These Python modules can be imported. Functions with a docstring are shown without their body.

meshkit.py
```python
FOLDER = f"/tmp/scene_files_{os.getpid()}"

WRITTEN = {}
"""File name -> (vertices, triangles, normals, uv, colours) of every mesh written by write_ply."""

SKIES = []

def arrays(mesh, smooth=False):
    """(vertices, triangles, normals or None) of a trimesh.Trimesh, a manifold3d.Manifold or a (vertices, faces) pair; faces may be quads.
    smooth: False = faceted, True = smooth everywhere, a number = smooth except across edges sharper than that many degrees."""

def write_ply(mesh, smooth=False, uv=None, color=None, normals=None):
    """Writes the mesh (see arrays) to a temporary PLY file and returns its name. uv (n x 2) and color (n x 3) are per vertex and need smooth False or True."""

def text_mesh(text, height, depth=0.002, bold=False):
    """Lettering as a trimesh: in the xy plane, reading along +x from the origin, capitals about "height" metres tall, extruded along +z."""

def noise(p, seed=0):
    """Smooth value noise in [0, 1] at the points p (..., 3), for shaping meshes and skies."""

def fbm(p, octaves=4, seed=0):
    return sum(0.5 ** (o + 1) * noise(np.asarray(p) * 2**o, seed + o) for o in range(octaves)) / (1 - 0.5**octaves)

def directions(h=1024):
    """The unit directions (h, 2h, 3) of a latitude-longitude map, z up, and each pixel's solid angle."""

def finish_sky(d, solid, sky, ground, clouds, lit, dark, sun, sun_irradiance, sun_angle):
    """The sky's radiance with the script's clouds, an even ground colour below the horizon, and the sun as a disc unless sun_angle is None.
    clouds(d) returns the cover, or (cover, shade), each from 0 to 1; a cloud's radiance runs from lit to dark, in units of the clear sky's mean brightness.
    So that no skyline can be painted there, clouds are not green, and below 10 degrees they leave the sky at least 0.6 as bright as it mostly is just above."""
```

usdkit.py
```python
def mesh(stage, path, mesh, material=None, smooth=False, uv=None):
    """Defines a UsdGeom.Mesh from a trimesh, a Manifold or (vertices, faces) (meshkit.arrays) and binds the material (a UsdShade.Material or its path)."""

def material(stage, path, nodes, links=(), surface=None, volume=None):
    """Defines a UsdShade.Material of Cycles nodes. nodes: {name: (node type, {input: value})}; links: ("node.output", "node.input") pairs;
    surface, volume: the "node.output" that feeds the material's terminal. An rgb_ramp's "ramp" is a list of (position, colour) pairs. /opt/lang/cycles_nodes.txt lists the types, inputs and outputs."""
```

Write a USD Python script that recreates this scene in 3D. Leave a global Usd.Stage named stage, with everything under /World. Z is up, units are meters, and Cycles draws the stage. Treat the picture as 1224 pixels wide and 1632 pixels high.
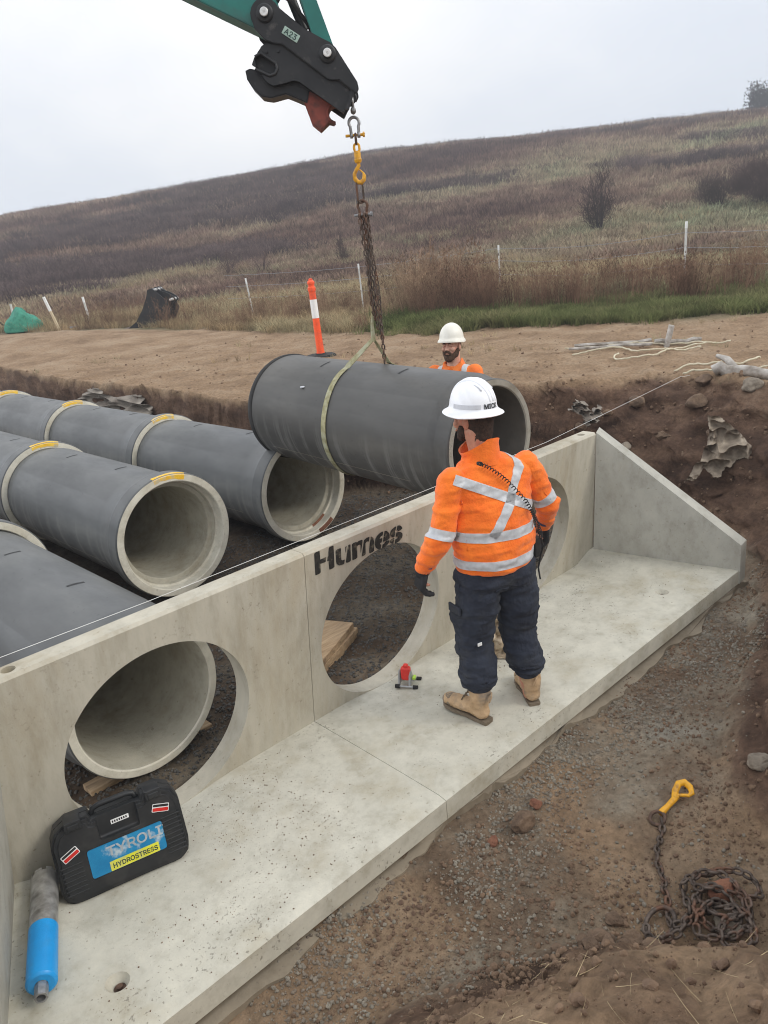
import math, random, numpy as np, trimesh, shapely, usdkit, meshkit
from shapely.geometry import Polygon, LineString
from manifold3d import Manifold, Mesh, OpType, CrossSection
from pxr import Usd, UsdGeom, UsdLux, UsdShade, Gf, Sdf, Vt

rng = np.random.default_rng(7); random.seed(7)
stage = Usd.Stage.CreateInMemory()
UsdGeom.SetStageUpAxis(stage, UsdGeom.Tokens.z); UsdGeom.SetStageMetersPerUnit(stage, 1.0)
UsdGeom.Xform.Define(stage, '/World')
UsdGeom.Scope.Define(stage, '/World/Looks')
PI = math.pi
A = lambda *a: np.array(a, float)

# ---------------------------------------------------------------- camera
CAM = A(-2.07250251, -3.23369818, 2.57101087)
RGT = A(0.73097281, -0.67533374, -0.09799535); UPV = A(0.29681141, 0.18533219, 0.93677904); FWD = A(0.6144768, 0.71384614, -0.33591955)
cam = UsdGeom.Camera.Define(stage, '/World/camera')
m = Gf.Matrix4d(*[float(v) for v in (*RGT, 0, *UPV, 0, *(-FWD), 0, *CAM, 1)])
cam.AddTransformOp().Set(m)
cam.CreateHorizontalApertureAttr(36.0); cam.CreateVerticalApertureAttr(48.0)
cam.CreateFocalLengthAttr(36.0 * 1190.2072 / 1224.0)
cam.CreateClippingRangeAttr(Gf.Vec2f(0.05, 2000))
cam.CreateExposureAttr(-0.14)

# ---------------------------------------------------------------- sky and sun (overcast, thin fog)
SUN = A(0.45, -0.72, 0.62); SUN /= np.linalg.norm(SUN)
elev, azim = math.asin(SUN[2]), math.atan2(SUN[0], SUN[1])
usdkit.material(stage, '/World/Looks/sky_look', {
    'tc': ('texture_coordinate', {}), 'map': ('mapping', {'scale': (1.2, 1.2, 2.2), 'location': (3.1, 1.7, 0.4)}),
    'n': ('noise_texture', {'scale': 1.3, 'detail': 5, 'roughness': 0.5}),
    'r': ('rgb_ramp', {'ramp': [(0.28, (7.7, 8.3, 9.3)), (0.5, (8.9, 9.3, 10.0)), (0.70, (11.4, 11.3, 11.2))]}),
    'sx': ('separate_xyz', {}), 'el': ('map_range', {'from_min': 0.0, 'from_max': 1.0, 'to_min': 0.88, 'to_max': 1.85, 'clamp': True}), 'ce': ('combine_color', {}), 'xe': ('mix', {'mix_type': 'multiply', 'fac': 1.0}),
    'sky': ('sky_texture', {'sky_type': 'single_scattering', 'sun_disc': False, 'sun_elevation': elev, 'sun_rotation': azim}),
    'mx': ('mix', {'mix_type': 'mix', 'fac': 0.94}),
    'bg': ('background_shader', {'strength': 0.10})},
    [('tc.generated', 'map.vector'), ('map.vector', 'n.vector'), ('n.fac', 'r.fac'), ('sky.color', 'mx.color1'), ('tc.generated', 'sx.vector'), ('sx.z', 'el.value'), ('el.result', 'ce.r'), ('el.result', 'ce.g'), ('el.result', 'ce.b'), ('r.color', 'xe.color1'), ('ce.color', 'xe.color2'), ('xe.color', 'mx.color2'), ('mx.color', 'bg.color')], surface='bg.background')
dome = UsdLux.DomeLight.Define(stage, '/World/sky')
UsdShade.MaterialBindingAPI.Apply(dome.GetPrim()).Bind(UsdShade.Material.Get(stage, '/World/Looks/sky_look'))
dome.GetPrim().SetCustomDataByKey('kind', 'structure')
dome.GetPrim().SetCustomDataByKey('label', 'pale white overcast morning sky above the hill'); dome.GetPrim().SetCustomDataByKey('category', 'sky')
sun = UsdLux.DistantLight.Define(stage, '/World/sun')
sun.CreateIntensityAttr(0.40); sun.CreateAngleAttr(18.0); sun.CreateColorAttr(Gf.Vec3f(1.0, 0.95, 0.86)); sun.CreateNormalizeAttr(True)
z = SUN; x = np.cross([0, 0, 1], z); x /= np.linalg.norm(x); y = np.cross(z, x)
sun.AddTransformOp().Set(Gf.Matrix4d(*[float(v) for v in (*x, 0, *y, 0, *z, 0, 0, 0, 50, 1)]))

# ---------------------------------------------------------------- helpers
used = {}
def numbered(parent, name):
    k = used.get((parent, name), 0); used[(parent, name)] = k + 1
    return f'{parent}/{name}' + (f'_{k:03d}' if k else '')
def tag(prim, label=None, cat=None, group=None, kind=None):
    for k, v in (('label', label), ('category', cat), ('group', group), ('kind', kind)):
        if v: prim.SetCustomDataByKey(k, v)
    return prim
def thing(name, label, cat, loc=(0, 0, 0), rotz=0.0, group=None, mat=None):
    x = UsdGeom.Xform.Define(stage, numbered('/World', name))
    if mat is not None: x.AddTransformOp().Set(mat)
    else:
        x.AddTranslateOp().Set(Gf.Vec3d(*map(float, loc)))
        if rotz: x.AddRotateZOp().Set(math.degrees(rotz))
    return tag(x.GetPrim(), label, cat, group)
def obj(name, mesh, mat, parent=None, smooth=False, label=None, cat=None, group=None, kind=None, attrs=None):
    path = numbered(str(parent.GetPath()) if parent is not None else '/World', name)
    p = usdkit.mesh(stage, path, mesh, M[mat], smooth=smooth)
    if attrs:
        for k, v in attrs.items():
            UsdGeom.PrimvarsAPI(p).CreatePrimvar(k, Sdf.ValueTypeNames.FloatArray, 'vertex').Set(Vt.FloatArray.FromNumpy(np.asarray(v, np.float32)))
    return tag(p.GetPrim(), label, cat, group, kind)
def dup(root, loc, rotz=0.0, label=None, group=None, scale=None):
    was = root.GetCustomData()
    x = UsdGeom.Xform.Define(stage, numbered('/World', root.GetName().rstrip('0123456789').rstrip('_')))
    x.GetPrim().GetReferences().AddInternalReference(root.GetPath())
    x.ClearXformOpOrder(); 
    x.AddTranslateOp(opSuffix='p').Set(Gf.Vec3d(*map(float, loc))); x.AddRotateZOp(opSuffix='p').Set(math.degrees(rotz))
    if scale: x.AddScaleOp(opSuffix='p').Set(Gf.Vec3f(*scale))
    tag(x.GetPrim(), label or was['label'], was['category'], group or was.get('group'))
    x.GetPrim().SetInstanceable(True)
    return x.GetPrim()
cat_ = lambda l: trimesh.util.concatenate([tm(q) for q in l])
def tm(q):
    if isinstance(q, trimesh.Trimesh): return q
    v, f, _ = meshkit.arrays(q); return trimesh.Trimesh(v, f, process=False)
def mf(t):
    t = trimesh.Trimesh(t.vertices, t.faces, process=True)
    return Manifold(Mesh(np.asarray(t.vertices, np.float32), np.asarray(t.faces, np.uint32)))
def box(sx, sy, sz, c=(0, 0, 0), r=0.0):
    """box with rounded edges (r), centred at c"""
    if r <= 0: return Manifold.cube((sx, sy, sz), True).translate(tuple(map(float, c)))
    s = Manifold.sphere(r, 12); q = [s.translate((a * (sx / 2 - r), b * (sy / 2 - r), d * (sz / 2 - r))) for a in (-1, 1) for b in (-1, 1) for d in (-1, 1)]
    return Manifold.batch_hull(q).translate(tuple(map(float, c)))
def ell(c, r, n=20):
    r = (r, r, r) if np.ndim(r) == 0 else r
    return Manifold.sphere(1.0, n).scale(tuple(map(float, r))).translate(tuple(map(float, c)))
def chain(pts, radii, n=18):
    s = [ell(p, r, n) for p, r in zip(pts, radii)]
    return [Manifold.batch_hull([a, b]) for a, b in zip(s[:-1], s[1:])]
add = lambda l: Manifold.batch_boolean(l, OpType.Add)
def soft(m, ln=0.014, it=12):
    t = tm(m.refine_to_length(ln)); t = trimesh.Trimesh(t.vertices, t.faces, process=True)
    trimesh.smoothing.filter_taubin(t, lamb=0.5, nu=0.52, iterations=it)
    return t
def wrinkle(t, amp, scale, seed=0, axis=(1, 1, 1)):
    n = np.array(t.vertex_normals); d = meshkit.fbm(np.array(t.vertices) * scale * np.array(axis) + 31.7, 3, seed) - 0.5
    r = meshkit.noise(np.array(t.vertices) * scale * 0.5 * np.array(axis) + 11, seed + 9)
    ridge = 1 - np.abs(2 * meshkit.noise(np.array(t.vertices) * scale * 0.8 * np.array(axis) + 5, seed + 4) - 1)
    t.vertices = t.vertices + n * (amp * (d * 1.2 + 0.8 * (ridge ** 3 - 0.3) * r))[:, None]
    return t
def tube(pts, r, sides=8, closed=False):
    p = np.asarray(pts, float); n = len(p)
    t = (np.roll(p, -1, 0) - np.roll(p, 1, 0)) if closed else np.gradient(p, axis=0)
    t /= np.linalg.norm(t, axis=1, keepdims=True) + 1e-12
    a = np.cross(t[0], [0, 0, 1.0] if abs(t[0][2]) < .9 else [1.0, 0, 0]); a /= np.linalg.norm(a); fr = []
    for k in range(n):
        a = a - t[k] * (a @ t[k]); a /= np.linalg.norm(a); fr.append(a)
    fr = np.array(fr); b = np.cross(t, fr); th = np.arange(sides) * 2 * PI / sides
    R = np.broadcast_to(r, (n,))
    v = (p[:, None] + R[:, None, None] * (np.cos(th)[None, :, None] * fr[:, None] + np.sin(th)[None, :, None] * b[:, None])).reshape(-1, 3)
    f = []
    for i in range(n if closed else n - 1):
        j = (i + 1) % n
        for k in range(sides):
            l = (k + 1) % sides; f += [[i * sides + k, i * sides + l, j * sides + l], [i * sides + k, j * sides + l, j * sides + k]]
    if not closed:
        v = np.vstack([v, p[:1], p[-1:]]); c0, c1 = len(v) - 2, len(v) - 1
        for k in range(sides):
            l = (k + 1) % sides; f += [[c0, l, k], [c1, (n - 1) * sides + k, (n - 1) * sides + l]]
    return trimesh.Trimesh(v, np.array(f), process=False)
def lathe(prof, n=64, a0=0.0, a1=2 * PI):
    """prof: (radius, along) pairs swept about +y; angle 0 is straight up (z)"""
    full = abs(a1 - a0 - 2 * PI) < 1e-6; prof = np.asarray(prof, float); th = np.linspace(a0, a1, n, endpoint=not full)
    v = np.stack([np.outer(np.sin(th), prof[:, 0]), np.broadcast_to(prof[:, 1], (n, len(prof))), np.outer(np.cos(th), prof[:, 0])], -1).reshape(-1, 3)
    k = len(prof); f = []
    for i in range(n if full else n - 1):
        j = (i + 1) % n
        for q in range(k - 1):
            f += [[i * k + q, i * k + q + 1, j * k + q + 1], [i * k + q, j * k + q + 1, j * k + q]]
    return trimesh.Trimesh(v, np.array(f), process=False)
def extr(poly, d, off=0.0):
    """polygon (x, z) pulled along y from off to off+d, as a trimesh"""
    t = trimesh.creation.extrude_polygon(Polygon(poly).buffer(0), d, engine='earcut')
    v = t.vertices.copy(); t.vertices = np.c_[v[:, 0], off + d - v[:, 2], v[:, 1]]
    return t
def bev(poly, d, off, r=0.006):
    """as extr, with chamfered rims"""
    p = Polygon(poly).buffer(0); a = extr(np.array(p.exterior.coords), d - 2 * r, off + r)
    inner = p.buffer(-r, join_style=2)
    return mf(a) + mf(extr(np.array(inner.exterior.coords), d, off))
def frame(x, y, z, o=(0, 0, 0)):
    T = np.eye(4); T[:3, 0], T[:3, 1], T[:3, 2], T[:3, 3] = x, y, z, o; return T
def moved(t, T): t = tm(t).copy(); t.apply_transform(T); return t
def gmat(T): return Gf.Matrix4d(*[float(v) for v in np.asarray(T).T.ravel()])
unit = lambda v: np.asarray(v, float) / np.linalg.norm(v)

# ---------------------------------------------------------------- materials
M = {}
def mat(name, nodes, links, surface='p.BSDF', **kw):
    M[name] = usdkit.material(stage, '/World/Looks/' + name, nodes, links, surface=surface, **kw)
def surf(name, c1, c2, scale=6.0, rough=0.7, bump=0.3, bscale=None, dist=0.01, detail=6, metal=0.0, c3=None, spec=0.4, stretch=(1, 1, 1), s3=2.0, coords='geometry.position', lo=0.35, hi=0.65, extra=None, sheen=0, f3=(0.5, 0.68)):
    """two-tone noise, a third colour in larger patches, fine relief"""
    nd = {'g': ('geometry', {}) if coords.startswith('geom') else ('texture_coordinate', {}), 'm': ('mapping', {'scale': stretch}),
          'n': ('noise_texture', {'scale': scale, 'detail': detail, 'roughness': 0.6}),
          'r': ('rgb_ramp', {'ramp': [(lo, c1), (hi, c2)]}),
          'b': ('noise_texture', {'scale': bscale or scale * 6, 'detail': 5, 'roughness': 0.65}), 'bm': ('bump', {'strength': bump, 'distance': dist}),
          'p': ('principled_bsdf', {'roughness': rough, 'metallic': metal, 'specular_ior_level': spec, 'sheen_weight': sheen})}
    src = 'g.' + coords.split('.')[1]
    ln = [(src, 'm.vector'), ('m.vector', 'n.vector'), ('m.vector', 'b.vector'), ('n.fac', 'r.fac'), ('b.fac', 'bm.height'), ('bm.normal', 'p.normal')]
    col = 'r.color'
    if c3 is not None:
        nd['n3'] = ('noise_texture', {'scale': s3, 'detail': 4, 'roughness': 0.6}); nd['r3'] = ('rgb_ramp', {'ramp': [(f3[0], (0, 0, 0)), (f3[1], (1, 1, 1))]})
        nd['x3'] = ('mix', {'color2': c3}); ln += [('m.vector', 'n3.vector'), ('n3.fac', 'r3.fac'), ('r3.color', 'x3.fac'), (col, 'x3.color1')]; col = 'x3.color'
    if extra: col = extra(nd, ln, col)
    ln.append((col, 'p.base_color'))
    mat(name, nd, ln)

def concrete(name, base, warm, dark, speck=0.5, streak=1.0):
    nd = {'g': ('geometry', {}), 'm': ('mapping', {'scale': (1, 1, streak)}),
          'n1': ('noise_texture', {'scale': 3.0, 'detail': 9, 'roughness': 0.66}), 'r1': ('rgb_ramp', {'ramp': [(0.32, warm), (0.5, base), (0.7, tuple(min(1, 1.16 * c) for c in base))]}),
          'n2': ('noise_texture', {'scale': 9, 'detail': 9, 'roughness': 0.7}), 'r2': ('rgb_ramp', {'ramp': [(0.28, (0.70, 0.68, 0.64)), (0.5, (1, 1, 1)), (0.75, (1.14, 1.13, 1.11))]}),
          'n5': ('noise_texture', {'scale': 38, 'detail': 4, 'roughness': 0.6}), 'r5': ('rgb_ramp', {'ramp': [(0.26, (0.55, 0.52, 0.47)), (0.36, (1, 1, 1))]}), 'x5': ('mix', {'mix_type': 'multiply', 'fac': 0.8}),
          'n3': ('noise_texture', {'scale': 55, 'detail': 3, 'roughness': 0.6}), 'n4': ('noise_texture', {'scale': 2.6, 'detail': 3}),
          'add': ('math', {'math_type': 'multiply_add', 'value2': 0.55}),
          'r3': ('rgb_ramp', {'ramp': [(0.995 - 0.035 * speck, (0, 0, 0)), (1.06 - 0.04 * speck, (0.8, 0.8, 0.8))]}),
          'x2': ('mix', {'mix_type': 'multiply', 'fac': 0.75}), 'x3': ('mix', {'color2': dark}),
          'b': ('noise_texture', {'scale': 120, 'detail': 4}), 'bm': ('bump', {'strength': 0.22, 'distance': 0.003}),
          'p': ('principled_bsdf', {'roughness': 0.78, 'specular_ior_level': 0.35})}
    mat(name, nd, [('g.position', 'm.vector'), ('m.vector', 'n1.vector'), ('m.vector', 'n2.vector'), ('g.position', 'n3.vector'), ('g.position', 'n4.vector'), ('n1.fac', 'r1.fac'), ('n2.fac', 'r2.fac'),
        ('n4.fac', 'add.value1'), ('n3.fac', 'add.value3'), ('add.value', 'r3.fac'), ('r1.color', 'x2.color1'), ('r2.color', 'x2.color2'), ('g.position', 'n5.vector'), ('n5.fac', 'r5.fac'), ('x2.color', 'x5.color1'), ('r5.color', 'x5.color2'), ('x5.color', 'x3.color1'), ('r3.color', 'x3.fac'), ('x3.color', 'p.base_color'),
        ('g.position', 'b.vector'), ('b.fac', 'bm.height'), ('bm.normal', 'p.normal')])
concrete('concrete_wall', (0.43, 0.40, 0.325), (0.355, 0.31, 0.225), (0.16, 0.14, 0.11), 0.35, 0.22)
concrete('concrete_slab', (0.48, 0.46, 0.385), (0.395, 0.36, 0.275), (0.10, 0.085, 0.065), 1.0)
concrete('concrete_wing', (0.37, 0.36, 0.315), (0.32, 0.305, 0.255), (0.16, 0.15, 0.13), 0.35, 0.6)
concrete('concrete_ring', (0.58, 0.55, 0.46), (0.47, 0.43, 0.33), (0.2, 0.18, 0.15), 0.2)
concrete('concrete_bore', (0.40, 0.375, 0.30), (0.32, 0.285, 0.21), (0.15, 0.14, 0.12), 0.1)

def pipe_mat(name='pipe_skin', gain=1.0, warm=(1, 1, 1)):
    nd = {'g': ('texture_coordinate', {}), 'm': ('mapping', {'scale': (1, 0.35, 1)}), 'm2': ('mapping', {'scale': (1.0, 7.0, 0.55)}), 's': ('separate_xyz', {}), 'oi': ('object_info', {}), 'sc': ('combine_xyz', {}),
          'av': ('mix_vector', {}), 'n1': ('noise_texture', {'scale': 2.0, 'detail': 8, 'roughness': 0.6}), 'r1': ('rgb_ramp', {'ramp': [(p_, tuple(gain * c_ * w_ for c_, w_ in zip(col, warm))) for p_, col in [(0.3, (0.046, 0.048, 0.048)), (0.5, (0.078, 0.081, 0.080)), (0.70, (0.135, 0.137, 0.130))]]}),
          'n2': ('noise_texture', {'scale': 1.6, 'detail': 7, 'roughness': 0.72}), 'r2': ('rgb_ramp', {'ramp': [(0.505, (0, 0, 0)), (0.60, (1, 1, 1))]}),
          'mr': ('map_range', {'from_min': 0.18, 'from_max': -0.26, 'to_min': 0.0, 'to_max': 0.62, 'clamp': True}), 'mu': ('math', {'math_type': 'multiply'}),
          'n6': ('noise_texture', {'scale': 34, 'detail': 3, 'roughness': 0.7}), 'r6': ('rgb_ramp', {'ramp': [(0.27, (0.25, 0.25, 0.25)), (0.34, (1, 1, 1))]}), 'x6': ('mix', {'mix_type': 'multiply', 'fac': 0.9}), 'n7': ('noise_texture', {'scale': 1.3, 'detail': 6, 'roughness': 0.7}), 'r7': ('rgb_ramp', {'ramp': [(0.3, (0.30, 0.30, 0.30)), (0.7, (0.62, 0.62, 0.62))]}),
          'x': ('mix', {'color2': (0.24, 0.235, 0.215)}), 'b': ('noise_texture', {'scale': 60, 'detail': 4}), 'bm': ('bump', {'strength': 0.15, 'distance': 0.004}),
          'p': ('principled_bsdf', {'roughness': 0.5, 'specular_ior_level': 0.6})}
    mat(name, nd, [('g.object', 'm.vector'), ('g.object', 'm2.vector'), ('m.vector', 'n1.vector'), ('n1.fac', 'r1.fac'), ('m2.vector', 'n2.vector'), ('n2.fac', 'r2.fac'), ('g.object', 's.vector'), ('s.z', 'mr.value'),
        ('mr.result', 'mu.value1'), ('r2.color', 'mu.value2'), ('mu.value', 'x.fac'), ('r1.color', 'x.color1'), ('g.object', 'n6.vector'), ('n6.fac', 'r6.fac'), ('x.color', 'x6.color1'), ('r6.color', 'x6.color2'), ('x6.color', 'p.base_color'), ('m.vector', 'n7.vector'), ('n7.fac', 'r7.fac'), ('r7.color', 'p.roughness'), ('g.object', 'b.vector'), ('b.fac', 'bm.height'), ('bm.normal', 'p.normal')])
pipe_mat()
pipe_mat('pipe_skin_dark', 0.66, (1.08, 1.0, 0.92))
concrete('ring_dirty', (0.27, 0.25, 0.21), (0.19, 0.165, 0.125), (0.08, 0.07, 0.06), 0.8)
concrete('bore_dark', (0.085, 0.075, 0.062), (0.065, 0.054, 0.042), (0.04, 0.035, 0.03), 0.3)  # dark staining, with the shade inside the pipe painted into the colour
surf('yellow_paint', (0.75, 0.42, 0.02), (0.85, 0.55, 0.06), 14, 0.6, 0.3, c3=(0.45, 0.42, 0.32), s3=9)
surf('black_mark', (0.012, 0.012, 0.012), (0.03, 0.03, 0.03), 20, 0.7, 0.2)
surf('stencil_paint', (0.012, 0.011, 0.010), (0.03, 0.027, 0.022), 30, 0.8, 0.2, c3=(0.16, 0.14, 0.10), s3=28, f3=(0.56, 0.72))
surf('teal_paint', (0.008, 0.125, 0.105), (0.012, 0.17, 0.14), 3, 0.42, 0.08, c3=(0.03, 0.10, 0.085), s3=4, spec=0.5)
surf('black_steel', (0.010, 0.011, 0.012), (0.022, 0.022, 0.023), 5, 0.45, 0.2, c3=(0.07, 0.065, 0.06), s3=14, f3=(0.6, 0.75))
surf('bright_pin', (0.55, 0.54, 0.52), (0.75, 0.74, 0.72), 20, 0.4, 0.1, metal=0.6)
surf('red_oxide', (0.16, 0.035, 0.025), (0.30, 0.075, 0.05), 6, 0.6, 0.3, c3=(0.06, 0.035, 0.03), s3=8)
surf('plate_ink', (0.02, 0.05, 0.045), (0.03, 0.06, 0.05), 8, 0.5, 0.1)
surf('plate_face', (0.30, 0.42, 0.36), (0.36, 0.48, 0.42), 20, 0.5, 0.1)
surf('galv', (0.20, 0.20, 0.20), (0.38, 0.38, 0.38), 25, 0.42, 0.2, metal=0.7)
surf('chain_steel', (0.040, 0.029, 0.023), (0.13, 0.10, 0.08), 30, 0.5, 0.2, metal=0.5, c3=(0.15, 0.07, 0.04), s3=10)
surf('rust_chain', (0.045, 0.028, 0.020), (0.13, 0.075, 0.05), 30, 0.6, 0.2, metal=0.3)
surf('hook_yellow', (0.62, 0.30, 0.012), (0.75, 0.38, 0.02), 12, 0.45, 0.1, c3=(0.35, 0.17, 0.03), s3=20)
surf('webbing', (0.24, 0.22, 0.11), (0.42, 0.39, 0.23), 18, 0.85, 0.5, c3=(0.40, 0.40, 0.28), s3=9, bscale=300)
surf('rope_fibre', (0.45, 0.40, 0.28), (0.6, 0.55, 0.42), 20, 0.9, 0.4)
surf('string_white', (0.75, 0.75, 0.72), (0.8, 0.8, 0.78), 10, 0.8, 0.0)
surf('orange_cloth', (0.84, 0.145, 0.010), (0.92, 0.20, 0.016), 9, 0.85, 0.75, bscale=20, dist=0.014, sheen=0.15)
surf('coworker_cloth', (0.80, 0.17, 0.03), (0.86, 0.22, 0.04), 9, 0.85, 0.5, bscale=40, dist=0.006)
surf('navy_cloth', (0.014, 0.017, 0.028), (0.028, 0.034, 0.050), 9, 0.9, 0.8, bscale=30, dist=0.012, c3=(0.035, 0.038, 0.045), s3=6)
surf('tape', (0.42, 0.43, 0.44), (0.55, 0.56, 0.57), 25, 0.45, 0.3, bscale=70, dist=0.004)
surf('hat_white', (0.80, 0.81, 0.84), (0.84, 0.85, 0.87), 10, 0.35, 0.03, spec=0.5)
surf('hat_cream', (0.72, 0.69, 0.60), (0.78, 0.75, 0.67), 10, 0.4, 0.03)
surf('hat_band', (0.50, 0.51, 0.54), (0.58, 0.59, 0.62), 30, 0.4, 0.1)
surf('skin', (0.42, 0.20, 0.13), (0.52, 0.27, 0.18), 30, 0.55, 0.15, spec=0.4, c3=(0.46, 0.17, 0.11), s3=14)
surf('skin_fair', (0.56, 0.31, 0.22), (0.66, 0.38, 0.28), 30, 0.55, 0.15, spec=0.4, c3=(0.58, 0.24, 0.17), s3=14)
surf('hair_dark', (0.020, 0.012, 0.008), (0.05, 0.028, 0.018), 60, 0.85, 0.8, bscale=160, dist=0.006)
surf('beard_brown', (0.045, 0.026, 0.016), (0.10, 0.055, 0.033), 60, 0.9, 0.8, bscale=160, dist=0.006)
surf('glove', (0.010, 0.010, 0.011), (0.022, 0.022, 0.024), 20, 0.75, 0.5)
surf('glove_trim', (0.05, 0.06, 0.12), (0.07, 0.08, 0.15), 20, 0.7, 0.2)
surf('glove_logo', (0.65, 0.16, 0.06), (0.7, 0.2, 0.08), 20, 0.6, 0.1)
surf('boot_tan', (0.40, 0.265, 0.145), (0.52, 0.36, 0.215), 14, 0.8, 0.4, c3=(0.24, 0.19, 0.14), s3=8)
surf('boot_sole', (0.11, 0.085, 0.055), (0.20, 0.155, 0.11), 12, 0.85, 0.4)
surf('boot_toe', (0.17, 0.135, 0.095), (0.26, 0.205, 0.145), 14, 0.8, 0.3)
surf('case_black', (0.011, 0.012, 0.013), (0.017, 0.018, 0.019), 9, 0.5, 0.35, bscale=220, dist=0.002, c3=(0.032, 0.031, 0.030), s3=7, spec=0.45)
surf('label_blue', (0.008, 0.17, 0.36), (0.018, 0.24, 0.45), 10, 0.4, 0.1, c3=(0.42, 0.50, 0.54), s3=13, f3=(0.56, 0.68))
surf('label_yellow', (0.62, 0.60, 0.03), (0.72, 0.70, 0.06), 12, 0.5, 0.1, c3=(0.5, 0.5, 0.2), s3=18)
surf('label_grey', (0.30, 0.33, 0.35), (0.45, 0.48, 0.5), 22, 0.5, 0.1)
surf('label_red', (0.55, 0.02, 0.015), (0.62, 0.03, 0.02), 10, 0.45, 0.05)
surf('label_white', (0.68, 0.68, 0.66), (0.76, 0.76, 0.74), 20, 0.5, 0.05)
surf('core_steel', (0.34, 0.33, 0.31), (0.62, 0.61, 0.58), 9, 0.42, 0.2, metal=0.55, c3=(0.14, 0.13, 0.115), s3=5, stretch=(1, 1, 1))
surf('core_blue', (0.01, 0.26, 0.62), (0.015, 0.31, 0.70), 7, 0.38, 0.05, c3=(0.03, 0.24, 0.52), s3=9)
surf('timber', (0.30, 0.20, 0.11), (0.46, 0.33, 0.20), 5, 0.8, 0.4, stretch=(1, 9, 6), c3=(0.22, 0.15, 0.09), s3=3)
surf('stake_wood', (0.50, 0.40, 0.26), (0.60, 0.50, 0.34), 9, 0.8, 0.2)
surf('white_paint', (0.72, 0.72, 0.70), (0.8, 0.8, 0.78), 9, 0.6, 0.1)
surf('post_pale', (0.52, 0.51, 0.47), (0.62, 0.61, 0.58), 9, 0.6, 0.1)
surf('orange_plastic', (0.82, 0.085, 0.02), (0.88, 0.11, 0.03), 6, 0.45, 0.05, c3=(0.65, 0.09, 0.04), s3=9)
surf('rubber', (0.014, 0.014, 0.014), (0.028, 0.026, 0.024), 10, 0.8, 0.3)
surf('laser_red', (0.62, 0.03, 0.025), (0.70, 0.05, 0.035), 10, 0.4, 0.05)
surf('laser_green', (0.45, 0.70, 0.08), (0.5, 0.75, 0.1), 10, 0.4, 0.05)
surf('alloy', (0.34, 0.35, 0.35), (0.42, 0.43, 0.43), 12, 0.45, 0.1, metal=0.4)
surf('sack_brown', (0.20, 0.145, 0.09), (0.42, 0.33, 0.22), 10, 0.42, 0.4, c3=(0.55, 0.46, 0.34), s3=9, spec=0.6)
surf('rag_pale', (0.16, 0.125, 0.09), (0.36, 0.30, 0.23), 7, 0.9, 0.6, c3=(0.09, 0.065, 0.045), s3=5)
surf('fabric_grey', (0.16, 0.135, 0.11), (0.33, 0.29, 0.24), 5, 0.9, 0.6, c3=(0.09, 0.065, 0.05), s3=2.5)
surf('net_green', (0.02, 0.17, 0.11), (0.05, 0.26, 0.18), 8, 0.8, 0.5)
surf('log_grey', (0.20, 0.17, 0.14), (0.48, 0.45, 0.41), 8, 0.9, 0.7, stretch=(1, 1, 1))
surf('rock_brown', (0.085, 0.055, 0.036), (0.19, 0.125, 0.08), 14, 0.9, 0.7, dist=0.02, coords='geometry.position')
surf('rock_grey', (0.15, 0.122, 0.092), (0.26, 0.22, 0.17), 16, 0.9, 0.6, dist=0.015)
surf('rock_red', (0.15, 0.06, 0.035), (0.26, 0.12, 0.07), 14, 0.9, 0.6, dist=0.02)
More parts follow.
